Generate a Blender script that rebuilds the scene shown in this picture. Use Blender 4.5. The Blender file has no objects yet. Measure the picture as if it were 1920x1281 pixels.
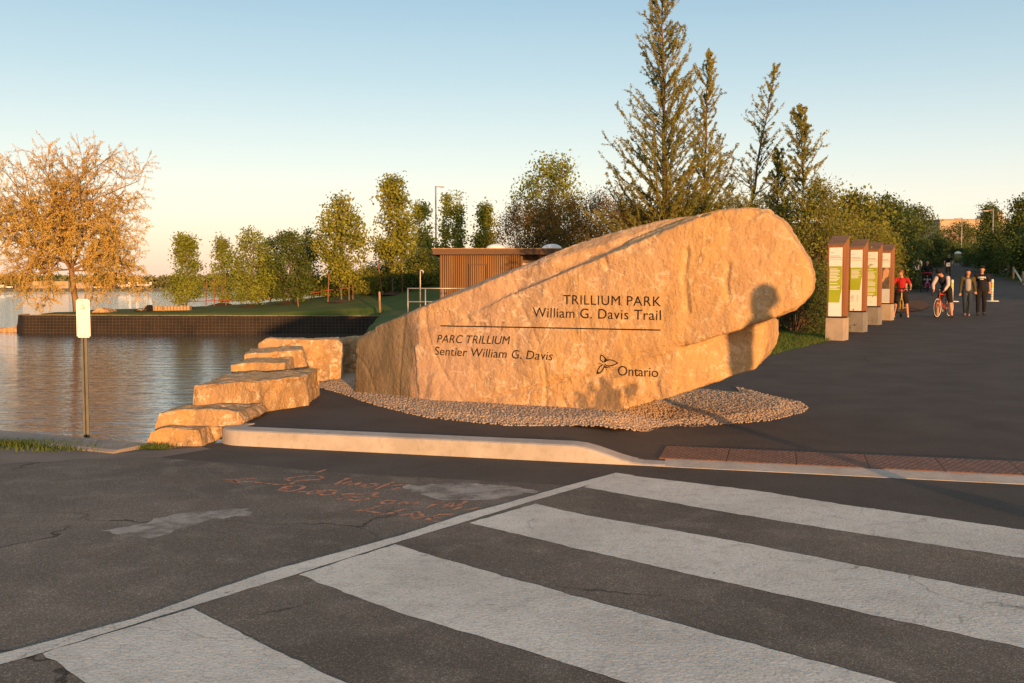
import bpy, bmesh, math, random
import numpy as np
from mathutils import Vector, Matrix, noise
from mathutils.bvhtree import BVHTree

SC = bpy.context.scene
COL = SC.collection
R = math.radians

# ------------------------------------------------------------------ camera
CAM_H, PITCH, FPX = 1.6, math.atan(103.5/1800.0), 1800.0
cam = bpy.data.cameras.new('camera')
cam.sensor_width = 36.0
cam.lens = FPX/1920*36.0
cam.clip_start, cam.clip_end = 0.05, 6000
camo = bpy.data.objects.new('camera', cam)
camo.location = (0, 0, CAM_H)
camo.rotation_euler = (math.pi/2-PITCH, 0, 0)
COL.objects.link(camo)
SC.camera = camo

# ------------------------------------------------------------------ sky, sun, exposure
SUN_EL, SUN_AZ = R(2.8), R(17)            # azimuth measured from behind the camera towards the right
to_sun = Vector((math.sin(SUN_AZ)*math.cos(SUN_EL), -math.cos(SUN_AZ)*math.cos(SUN_EL), math.sin(SUN_EL)))
W = bpy.data.worlds.new('World'); SC.world = W; W.use_nodes = True
nt = W.node_tree; nt.nodes.clear()
wo = nt.nodes.new('ShaderNodeOutputWorld'); bg = nt.nodes.new('ShaderNodeBackground')
sky = nt.nodes.new('ShaderNodeTexSky'); sky.sky_type = 'NISHITA'; sky.sun_disc = False
sky.sun_elevation = SUN_EL
sky.sun_rotation = math.pi-SUN_AZ
sky.altitude = 80; sky.air_density = 1.0; sky.dust_density = 1.0; sky.ozone_density = 1.2
bg.inputs['Strength'].default_value = 0.15; SKYK = 5.8
# clear-evening gradient by elevation (same all round), blended over the physical sky
wg = nt.nodes.new('ShaderNodeNewGeometry'); wx = nt.nodes.new('ShaderNodeSeparateXYZ'); wr = nt.nodes.new('ShaderNodeValToRGB'); wm = nt.nodes.new('ShaderNodeMix')
wneg = nt.nodes.new('ShaderNodeMath'); wneg.operation = 'MULTIPLY'; wneg.inputs[1].default_value = -1.0
nt.links.new(wg.outputs['Incoming'], wx.inputs[0]); nt.links.new(wx.outputs['Z'], wneg.inputs[0]); nt.links.new(wneg.outputs[0], wr.inputs[0])
SKY = [(0.0, (.76, .56, .46)), (.03, (.76, .61, .53)), (.07, (.72, .66, .63)), (.13, (.54, .58, .61)), (.20, (.36, .46, .54)), (.29, (.21, .34, .46)), (.5, (.25, .30, .34)), (1.0, (.28, .30, .32))]
while len(wr.color_ramp.elements) < len(SKY): wr.color_ramp.elements.new(.5)
for e, (p, c) in zip(wr.color_ramp.elements, SKY): e.position = p
for e, (p, c) in zip(wr.color_ramp.elements, SKY): e.position = p; e.color = (c[0]*SKYK, c[1]*SKYK, c[2]*SKYK, 1)
wm.data_type = 'RGBA'; wm.blend_type = 'ADD'; wm.clamp_result = False; wm.inputs[0].default_value = .72
wk = nt.nodes.new('ShaderNodeVectorMath'); wk.operation = 'SCALE'; wk.inputs['Scale'].default_value = .55; nt.links.new(sky.outputs[0], wk.inputs[0]); nt.links.new(wk.outputs[0], wm.inputs[6]); nt.links.new(wr.outputs[0], wm.inputs[7])
nt.links.new(wm.outputs[2], bg.inputs['Color']); nt.links.new(bg.outputs[0], wo.inputs[0])
sl = bpy.data.lights.new('sun', 'SUN'); sl.energy = 4.2; sl.angle = R(0.8); sl.color = (1.0, 0.50, 0.18)
so = bpy.data.objects.new('sun', sl); COL.objects.link(so)
so.rotation_euler = to_sun.to_track_quat('Z', 'Y').to_euler()
SC.view_settings.view_transform = 'Standard'; SC.view_settings.look = 'None'
SC.view_settings.exposure = 0.75; SC.view_settings.gamma = 1.0
SC.view_settings.use_curve_mapping = False

# ------------------------------------------------------------------ geometry helpers
FWD = Vector((0, math.cos(PITCH), -math.sin(PITCH))); UP = Vector((0, math.sin(PITCH), math.cos(PITCH)))
def ray(x, y): return FWD + Vector((1, 0, 0))*((x-960)/FPX) + UP*((640.5-y)/FPX)
def atY(x, y, Y):                      # photo pixel -> point at depth Y
    d = ray(x, y); return Vector((0, 0, CAM_H)) + d*(Y/d.y)
def atZ(x, y, z=0.0):                  # photo pixel -> point at height z
    d = ray(x, y); return Vector((0, 0, CAM_H)) + d*((z-CAM_H)/d.z)
def sm(a, b, x):
    t = np.clip((x-a)/(b-a), 0, 1); return t*t*(3-2*t)

CP = np.array([1.065, 8.52]); CU = np.array([.964, -.266]); CN = np.array([.266, .964])
ZS = [-50, 0, .7, 15.3, 28.4, 40, 63.5, 111, 170, 400]
ZV = [0, .012, .03, .34, .57, 1.0, 1.95, 4.5, 6.5, 8]
def gz(X, Y):                          # height of the paved ground
    X = np.asarray(X, float); Y = np.asarray(Y, float)
    s = (X-CP[0])*CN[0]+(Y-CP[1])*CN[1]; t = (X-CP[0])*CU[0]+(Y-CP[1])*CU[1]
    return np.interp(s, ZS, ZV) + .13*sm(.1, -.55, t)*np.clip(1-s/10, 0, 1)*sm(-.12, -.02, s)
def atG(x, y):                         # photo pixel -> point on the paved ground
    z = 0.0
    for _ in range(40):
        p = atZ(x, y, min(z, 1.55)) if y > 560 else None
        z = z*.5+.5*float(gz(p.x, p.y))
    return Vector((p.x, p.y, float(gz(p.x, p.y))))

def link(o, parent=None):
    COL.objects.link(o)
    if parent is not None: o.parent = parent
    return o
def pydata(name, v, f, m=None, parent=None, smooth=False, loc=None):
    me = bpy.data.meshes.new(name)
    me.from_pydata([tuple(p) for p in v], [], [tuple(q) for q in f]); me.update()
    if m: me.materials.append(m)
    if smooth: me.polygons.foreach_set('use_smooth', [True]*len(me.polygons))
    o = bpy.data.objects.new(name, me)
    if loc is not None: o.location = loc
    return link(o, parent)
def npmesh(name, V, F, m=None, parent=None, smooth=False, loc=None):   # V (n,3), F (k, 3|4)
    V = np.asarray(V, np.float32); F = np.asarray(F, np.int32)
    me = bpy.data.meshes.new(name)
    me.vertices.add(len(V)); me.vertices.foreach_set('co', V.ravel())
    k = F.shape[1]; me.loops.add(F.size); me.loops.foreach_set('vertex_index', F.ravel())
    me.polygons.add(len(F)); me.polygons.foreach_set('loop_start', np.arange(0, F.size, k, dtype=np.int32))
    me.polygons.foreach_set('loop_total', np.full(len(F), k, np.int32))
    if smooth: me.polygons.foreach_set('use_smooth', np.ones(len(F), bool))
    me.update(calc_edges=True); me.validate()
    if m: me.materials.append(m)
    o = bpy.data.objects.new(name, me)
    if loc is not None: o.location = loc
    return link(o, parent)
def bmobj(name, bm, m=None, parent=None, smooth=False, loc=None, bevel=0):
    if bevel: bmesh.ops.bevel(bm, geom=bm.edges[:], offset=bevel, segments=2, affect='EDGES', profile=.6)
    me = bpy.data.meshes.new(name); bm.to_mesh(me); bm.free()
    if m: me.materials.append(m)
    if smooth: me.polygons.foreach_set('use_smooth', [True]*len(me.polygons))
    o = bpy.data.objects.new(name, me)
    if loc is not None: o.location = loc
    return link(o, parent)
def bbox(bm, x0, x1, y0, y1, z0, z1):
    r = bmesh.ops.create_cube(bm, size=1)
    bmesh.ops.transform(bm, verts=r['verts'], matrix=Matrix.Translation(((x0+x1)/2, (y0+y1)/2, (z0+z1)/2)) @ Matrix.Diagonal((x1-x0, y1-y0, z1-z0, 1)))
    return r['verts']
def btube(bm, pts, rad, k=8, caps=True):
    pts = [Vector(p) for p in pts]
    rad = rad if hasattr(rad, '__len__') else [rad]*len(pts)
    rings = []
    for i, p in enumerate(pts):
        d = (pts[min(i+1, len(pts)-1)]-pts[max(i-1, 0)]).normalized()
        a = d.cross(Vector((0, 0, 1)))
        if a.length < .05: a = d.cross(Vector((1, 0, 0)))
        a.normalize(); b = d.cross(a)
        rings.append([bm.verts.new(p+(a*math.cos(2*math.pi*j/k)+b*math.sin(2*math.pi*j/k))*rad[i]) for j in range(k)])
    for i in range(len(rings)-1):
        for j in range(k):
            bm.faces.new((rings[i][j], rings[i][(j+1) % k], rings[i+1][(j+1) % k], rings[i+1][j]))
    if caps:
        bm.faces.new(rings[0][::-1]); bm.faces.new(rings[-1])
def bball(bm, c, r, sub=2, sc=(1, 1, 1)):
    q = bmesh.ops.create_icosphere(bm, subdivisions=sub, radius=1)
    bmesh.ops.transform(bm, verts=q['verts'], matrix=Matrix.Translation(Vector(c)) @ Matrix.Diagonal((r*sc[0], r*sc[1], r*sc[2], 1)))
def tag(o, label=None, cat=None, group=None, kind=None):
    if label: o['label'] = label
    if cat: o['category'] = cat
    if group: o['group'] = group
    if kind: o['kind'] = kind
    return o
def empty(name, loc=(0, 0, 0), rz=0):
    o = bpy.data.objects.new(name, None); o.empty_display_size = .2
    o.location = loc; o.rotation_euler = (0, 0, rz); return link(o)
def copy_tree(o, parent=None):
    c = o.copy(); COL.objects.link(c); c.parent = parent
    for ch in list(o.children): copy_tree(ch, c)
    return c
def baked(o):                           # evaluate modifiers into a plain mesh
    dg = bpy.context.evaluated_depsgraph_get(); dg.update()
    me = bpy.data.meshes.new_from_object(o.evaluated_get(dg))
    o.modifiers.clear(); o.data = me; return o

# ------------------------------------------------------------------ materials
def ncol(c): return (c[0], c[1], c[2], 1)
def mat(name, c1, c2=None, scale=4.0, rough=.85, bump=0.0, bscale=60.0, c3=None, scale3=40.0, f3=.5, metal=0.0, detail=6, stretch=(1, 1, 1), spec=.3, lo=.35, hi=.65, trans=0.0):
    m = bpy.data.materials.new(name); m.use_nodes = True
    t = m.node_tree; b = t.nodes['Principled BSDF']
    b.inputs['Roughness'].default_value = rough; b.inputs['Metallic'].default_value = metal
    b.inputs['Specular IOR Level'].default_value = spec
    b.inputs['Base Color'].default_value = ncol(c1)
    tc = t.nodes.new('ShaderNodeTexCoord'); mp = t.nodes.new('ShaderNodeMapping')
    mp.inputs['Scale'].default_value = stretch
    t.links.new(tc.outputs['Object'], mp.inputs['Vector'])
    src = None
    def nz(sc, det=detail):
        n = t.nodes.new('ShaderNodeTexNoise'); n.inputs['Scale'].default_value = sc; n.inputs['Detail'].default_value = det
        t.links.new(mp.outputs[0], n.inputs['Vector']); return n
    def ramp(s, a, bb):
        r = t.nodes.new('ShaderNodeMapRange'); r.inputs['From Min'].default_value = a; r.inputs['From Max'].default_value = bb
        t.links.new(s, r.inputs['Value']); return r.outputs[0]
    def mix(fac, A, B):
        x = t.nodes.new('ShaderNodeMix'); x.data_type = 'RGBA'
        if hasattr(fac, 'node'): t.links.new(fac, x.inputs[0])
        else: x.inputs[0].default_value = fac
        for i, q in ((6, A), (7, B)):
            if hasattr(q, 'node'): t.links.new(q, x.inputs[i])
            else: x.inputs[i].default_value = ncol(q)
        return x.outputs[2]
    col = c1
    if c2: col = mix(ramp(nz(scale).outputs[0], lo, hi), c1, c2)
    if c3:
        f = ramp(nz(scale3, 3).outputs[0], .5, .72)
        mm = t.nodes.new('ShaderNodeMath'); mm.operation = 'MULTIPLY'; mm.inputs[1].default_value = f3
        t.links.new(f, mm.inputs[0]); col = mix(mm.outputs[0], col, c3)
    if hasattr(col, 'node'): t.links.new(col, b.inputs['Base Color'])
    if bump:
        bp = t.nodes.new('ShaderNodeBump'); bp.inputs['Strength'].default_value = bump; bp.inputs['Distance'].default_value = .02
        t.links.new(nz(bscale).outputs[0], bp.inputs['Height']); t.links.new(bp.outputs[0], b.inputs['Normal'])
    if trans:
        tr = t.nodes.new('ShaderNodeBsdfTranslucent'); ms = t.nodes.new('ShaderNodeMixShader'); ms.inputs[0].default_value = trans
        if hasattr(col, 'node'): t.links.new(col, tr.inputs[0])
        else: tr.inputs[0].default_value = ncol(c1)
        t.links.new(b.outputs[0], ms.inputs[1]); t.links.new(tr.outputs[0], ms.inputs[2])
        t.links.new(ms.outputs[0], t.nodes['Material Output'].inputs[0])
    return m

M = {}
M['asphalt_old'] = mat('asphalt_old', (.095, .078, .065), (.165, .135, .110), scale=.55, rough=.92, bump=.35, bscale=150, c3=(.27, .23, .19), scale3=3.5, f3=.35)
M['asphalt_new'] = mat('asphalt_new', (.064, .049, .040), (.084, .065, .053), scale=1.6, rough=.9, bump=.3, bscale=150, c3=(.10, .079, .065), scale3=.9, f3=.6)
M['asphalt_patch'] = mat('asphalt_patch', (.068, .055, .046), (.090, .073, .062), scale=1.2, rough=.9, bump=.3, bscale=150, c3=(.095, .082, .072), scale3=2, f3=.5)
M['paint'] = mat('crosswalk_paint', (.74, .67, .585), (.60, .54, .47), scale=1.3, rough=.75, bump=.35, bscale=45, c3=(.36, .33, .30), scale3=9, f3=.4)
M['concrete'] = mat('concrete', (.47, .43, .39), (.38, .34, .30), scale=3, rough=.9, bump=.4, bscale=90, c3=(.26, .23, .2), scale3=14, f3=.35)
M['seawall'] = mat('old_concrete', (.34, .29, .25), (.25, .215, .185), scale=3, rough=.95, bump=.6, bscale=60, c3=(.30, .27, .24), scale3=40, f3=.5)
M['shoulder'] = mat('gravel_shoulder', (.24, .20, .165), (.16, .135, .115), scale=1.5, rough=.95, bump=1, bscale=80, c3=(.26, .22, .19), scale3=110, f3=.6)
M['worn'] = mat('worn_concrete_patch', (.42, .37, .33), (.33, .29, .26), scale=5, rough=.9, bump=.4, bscale=90)
M['orange_paint'] = mat('orange_spray_paint', (.66, .27, .14), (.50, .24, .14), scale=18, rough=.8, bump=.3, bscale=130)
M['tactile'] = mat('rusted_iron', (.19, .105, .075), (.14, .080, .060), scale=5, rough=.7, bump=.5, bscale=70, c3=(.18, .095, .06), scale3=25, f3=.5)
M['lawn'] = mat('lawn', (.060, .100, .016), (.095, .115, .024), scale=.8, rough=.95, bump=.8, bscale=40)
M['grass'] = mat('grass_blades', (.075, .13, .02), (.13, .155, .03), scale=3, rough=.8, trans=.3)
M['mulch'] = mat('mulch', (.13, .065, .035), (.075, .04, .024), scale=20, rough=.95, bump=1, bscale=70)
M['pebble'] = mat('pebbles', (.44, .33, .24), (.30, .23, .175), scale=16, rough=.9, bump=.3, bscale=80, c3=(.50, .43, .36), scale3=30, f3=.7)
M['fabric'] = mat('black_geotextile', (.016, .013, .011), (.030, .022, .016), scale=1.2, rough=.8, bump=.6, bscale=12)
M['wood_light'] = mat('weathered_lumber', (.36, .25, .15), (.25, .17, .10), scale=9, rough=.85, bump=.4, bscale=60, stretch=(1, 1, .15))
M['stake'] = mat('stake_wood', (.25, .13, .07), (.18, .09, .05), scale=9, rough=.85)
M['bark'] = mat('bark', (.16, .10, .06), (.09, .06, .04), scale=10, rough=.95, bump=.8, bscale=30, stretch=(1, 1, .3))
M['bark_pale'] = mat('bark_pale', (.20, .15, .10), (.12, .09, .06), scale=10, rough=.95)
M['willow_bark'] = mat('willow_bark', (.30, .19, .09), (.19, .12, .06), scale=6, rough=.95, bump=.8, bscale=20, stretch=(1, 1, .3))
M['willow_twig'] = mat('willow_catkins', (.64, .46, .13), (.46, .33, .09), scale=1.2, rough=.9, trans=.2)
M['leaf_young'] = mat('leaf_young', (.27, .31, .042), (.16, .20, .028), scale=1.0, rough=.7, trans=.3)
M['leaf_maple'] = mat('leaf_maple', (.31, .31, .036), (.18, .205, .026), scale=.9, rough=.7, trans=.3)
M['leaf_poplar'] = mat('leaf_poplar', (.29, .33, .047), (.165, .20, .03), scale=.9, rough=.7, trans=.3)
M['leaf_dark'] = mat('leaf_dark', (.095, .14, .026), (.052, .08, .017), scale=.7, rough=.75, trans=.2)
M['leaf_hedge'] = mat('leaf_hedge', (.25, .25, .034), (.125, .145, .022), scale=1.3, rough=.75, trans=.25)
M['leaf_bush'] = mat('leaf_bush', (.20, .13, .024), (.11, .085, .016), scale=1.1, rough=.8, trans=.2)
M['needle'] = mat('larch_needles', (.27, .25, .045), (.15, .155, .03), scale=1.0, rough=.8, trans=.15)
M['far_leaf'] = mat('far_foliage', (.19, .18, .06), (.11, .115, .042), scale=.03, rough=.9)
M['far_land'] = mat('far_shore_grass', (.32, .22, .09), (.25, .18, .07), scale=.05, rough=.95)
M['cedar'] = mat('cedar_wood', (.30, .125, .042), (.21, .085, .03), scale=5, rough=.7, bump=.3, bscale=50, stretch=(1, 1, .12))
M['cedar_grey'] = mat('weathered_cedar', (.19, .12, .08), (.13, .085, .06), scale=6, rough=.85, bump=.3, bscale=50, stretch=(.15, 1, 1))
M['shed_wood'] = mat('shed_cladding', (.27, .145, .062), (.18, .095, .042), scale=3, rough=.8, bump=.3, bscale=40, stretch=(1, 1, .1))
M['shed_dark'] = mat('shed_backing', (.05, .03, .018), (.035, .022, .014), scale=3, rough=.9)
M['shed_fascia'] = mat('shed_fascia', (.15, .085, .05), (.11, .065, .04), scale=3, rough=.8, stretch=(.15, 1, 1))
M['cream'] = mat('cream_panel', (.62, .50, .36), (.54, .43, .31), scale=2, rough=.7)
M['white'] = mat('white_panel', (.80, .78, .75), (.74, .72, .69), scale=3, rough=.5)
M['bright'] = mat('reflective_sheeting', (.92, .92, .90), (.86, .86, .84), scale=30, rough=.4)
M['lime'] = mat('lime_print', (.36, .42, .02), (.31, .37, .02), scale=3, rough=.5)
M['print_grey'] = mat('grey_print', (.30, .29, .28), rough=.6)
M['print_pale'] = mat('pale_blue_print', (.52, .56, .58), (.47, .51, .54), scale=3, rough=.5)
M['print_dark'] = mat('dark_photo_print', (.085, .065, .055), (.16, .12, .09), scale=5, rough=.5)
M['print_skin'] = mat('peach_photo_print', (.62, .36, .20), (.50, .28, .16), scale=6, rough=.5)
M['galv'] = mat('galvanised_steel', (.50, .49, .47), (.40, .39, .38), scale=8, rough=.45, metal=.6)
M['sign_post'] = mat('post_steel', (.20, .20, .17), (.15, .15, .13), scale=8, rough=.55, metal=.5)
M['lamp_steel'] = mat('lamp_steel', (.36, .31, .26), (.30, .26, .22), scale=4, rough=.6, metal=.2)
M['black'] = mat('black_rubber', (.012, .012, .012), (.02, .02, .02), scale=20, rough=.7)
M['ink'] = mat('engraved_black', (.010, .007, .005), (.018, .012, .008), scale=30, rough=.8)
M['yellow'] = mat('yellow_band', (.70, .42, .03), rough=.5)
M['postwhite'] = mat('white_plastic', (.75, .68, .55), (.66, .60, .48), scale=6, rough=.5)
M['skin'] = mat('skin', (.50, .27, .17), (.44, .23, .14), scale=12, rough=.6)
M['hair_dark'] = mat('dark_hair', (.015, .010, .008), (.025, .017, .012), scale=30, rough=.6)
M['hair_red'] = mat('ginger_hair', (.26, .09, .03), (.18, .06, .02), scale=30, rough=.6)
def cloth(n, c, k=.8): return mat(n, c, tuple(q*k for q in c), scale=9, rough=.9, bump=.3, bscale=40)
M['c_black'] = cloth('black_cloth', (.013, .012, .013)); M['c_red'] = cloth('red_cloth', (.40, .018, .022)); M['c_navy'] = cloth('navy_cloth', (.018, .024, .045))
M['c_denim'] = cloth('dark_denim', (.030, .045, .070)); M['c_olive'] = cloth('olive_jacket', (.085, .070, .025)); M['c_grey'] = cloth('grey_cloth', (.32, .30, .30))
M['c_pink'] = cloth('pale_sleeve', (.62, .48, .47)); M['c_magenta'] = cloth('magenta_cloth', (.60, .03, .25)); M['c_tan'] = cloth('tan_shoes', (.36, .20, .12))
M['c_white'] = cloth('white_cloth', (.62, .60, .58)); M['bike_red'] = mat('red_bike_paint', (.50, .06, .03), rough=.35); M['bike_yellow'] = mat('yellow_bike_paint', (.62, .40, .03), rough=.35)
M['bike_black'] = mat('black_bike_paint', (.02, .02, .022), rough=.4); M['rim_white'] = mat('white_rim', (.72, .68, .62), rough=.45)
M['bin'] = mat('olive_bin', (.20, .17, .05), (.16, .14, .045), scale=4, rough=.6)
M['beige_wall'] = mat('beige_siding', (.52, .40, .30), (.46, .35, .27), scale=.4, rough=.8)
M['hangar'] = mat('hangar_cladding', (.50, .38, .22), (.40, .30, .17), scale=.15, rough=.8)
M['hangar_roof'] = mat('hangar_roof', (.36, .30, .24), (.30, .25, .2), scale=.2, rough=.8)
M['red_tape'] = mat('red_tape', (.30, .05, .04), (.22, .04, .03), scale=3, rough=.7)
M['glass'] = mat('skylight_dome', (.80, .80, .80), rough=.2)

def wear(m, scale, lo, hi):            # let the surface below show through where the layer has worn off
    t = m.node_tree; b = t.nodes['Principled BSDF']; tc = t.nodes.new('ShaderNodeTexCoord')
    n = t.nodes.new('ShaderNodeTexNoise'); n.inputs['Scale'].default_value = scale; n.inputs['Detail'].default_value = 9; n.inputs['Roughness'].default_value = .72
    r = t.nodes.new('ShaderNodeMapRange'); r.inputs[1].default_value = lo; r.inputs[2].default_value = hi
    t.links.new(tc.outputs['Object'], n.inputs['Vector']); t.links.new(n.outputs[0], r.inputs[0]); t.links.new(r.outputs[0], b.inputs['Alpha'])
def cracks(m, scale=.55, wid=.010, dark=.35, speck=170.0, light=2.6, amt=.75):   # crack network and pale aggregate specks
    t = m.node_tree; b = t.nodes['Principled BSDF']; lk = b.inputs['Base Color'].links; src = lk[0].from_socket
    tc = t.nodes.new('ShaderNodeTexCoord')
    def nn(k, **kw):
        n = t.nodes.new(k)
        for a, v in kw.items():
            if a in n.inputs: n.inputs[a].default_value = v
            else: setattr(n, a, v)
        return n
    wn = nn('ShaderNodeTexNoise', Scale=2.2, Detail=5.0); t.links.new(tc.outputs['Object'], wn.inputs['Vector'])
    wv = nn('ShaderNodeVectorMath', operation='SCALE'); wv.inputs['Scale'].default_value = .55; t.links.new(wn.outputs['Color'], wv.inputs[0])
    ad = nn('ShaderNodeVectorMath', operation='ADD'); t.links.new(tc.outputs['Object'], ad.inputs[0]); t.links.new(wv.outputs[0], ad.inputs[1])
    vo = nn('ShaderNodeTexVoronoi', feature='DISTANCE_TO_EDGE', Scale=scale); t.links.new(ad.outputs[0], vo.inputs['Vector'])
    r1 = nn('ShaderNodeMapRange'); r1.inputs[1].default_value = wid*.4; r1.inputs[2].default_value = wid; r1.inputs[3].default_value = 1; r1.inputs[4].default_value = 0; t.links.new(vo.outputs['Distance'], r1.inputs[0])
    mk = nn('ShaderNodeTexNoise', Scale=.6, Detail=3.0); t.links.new(tc.outputs['Object'], mk.inputs['Vector'])
    r2 = nn('ShaderNodeMapRange'); r2.inputs[1].default_value = .5; r2.inputs[2].default_value = .6; t.links.new(mk.outputs[0], r2.inputs[0])
    mu = nn('ShaderNodeMath', operation='MULTIPLY'); t.links.new(r1.outputs[0], mu.inputs[0]); t.links.new(r2.outputs[0], mu.inputs[1])
    def mixc(f, A, k):
        x = nn('ShaderNodeMix', data_type='RGBA', blend_type='MULTIPLY'); t.links.new(f, x.inputs[0]); t.links.new(A, x.inputs[6]); x.inputs[7].default_value = (k, k, k*.95, 1); return x.outputs[2]
    c = mixc(mu.outputs[0], src, dark)
    sp = nn('ShaderNodeTexVoronoi', Scale=speck); t.links.new(tc.outputs['Object'], sp.inputs['Vector'])
    sx = nn('ShaderNodeSeparateColor'); t.links.new(sp.outputs['Color'], sx.inputs[0])
    r3 = nn('ShaderNodeMapRange'); r3.inputs[1].default_value = .72; r3.inputs[2].default_value = .95; r3.inputs[4].default_value = amt; t.links.new(sx.outputs[0], r3.inputs[0])
    c = mixc(r3.outputs[0], c, light)
    r4 = nn('ShaderNodeMapRange'); r4.inputs[1].default_value = .3; r4.inputs[2].default_value = .0; r4.inputs[4].default_value = .6; t.links.new(sx.outputs[1], r4.inputs[0])
    c = mixc(r4.outputs[0], c, .45)
    t.links.new(c, b.inputs['Base Color'])
cracks(M['asphalt_old']); cracks(M['asphalt_patch'], .2, .003, .6, 190.0, 2.0, .5); cracks(M['asphalt_new'], .12, .002, .7, 190.0, 1.9, .5); cracks(M['paint'], .8, .006, .6, 120.0, 1.1, .5)
wear(M['paint'], 5.0, .29, .36); wear(M['worn'], 3.0, .34, .56); wear(M['orange_paint'], 14.0, .34, .56)
def water_mat():
    m = bpy.data.materials.new('lake_water'); m.use_nodes = True; t = m.node_tree; b = t.nodes['Principled BSDF']
    b.inputs['Base Color'].default_value = (.07, .075, .072, 1); b.inputs['Roughness'].default_value = .03; b.inputs['IOR'].default_value = 1.42
    tc = t.nodes.new('ShaderNodeTexCoord'); prev = None
    for sc, st, dist in (((.40, 1.7, 1), 1.0, .036), ((1.2, 5.5, 1), 1.0, .020), ((5, 13, 1), .8, .005)):
        mp = t.nodes.new('ShaderNodeMapping'); mp.inputs['Scale'].default_value = sc; mp.inputs['Rotation'].default_value = (0, 0, .12)
        n = t.nodes.new('ShaderNodeTexNoise'); n.inputs['Scale'].default_value = 1; n.inputs['Detail'].default_value = 3; n.inputs['Distortion'].default_value = .4
        t.links.new(tc.outputs['Object'], mp.inputs[0]); t.links.new(mp.outputs[0], n.inputs['Vector'])
        bp = t.nodes.new('ShaderNodeBump'); bp.inputs['Strength'].default_value = st; bp.inputs['Distance'].default_value = dist
        t.links.new(n.outputs[0], bp.inputs['Height'])
        if prev: t.links.new(prev, bp.inputs['Normal'])
        prev = bp.outputs[0]
    t.links.new(prev, b.inputs['Normal']); return m
M['water'] = water_mat()

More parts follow.
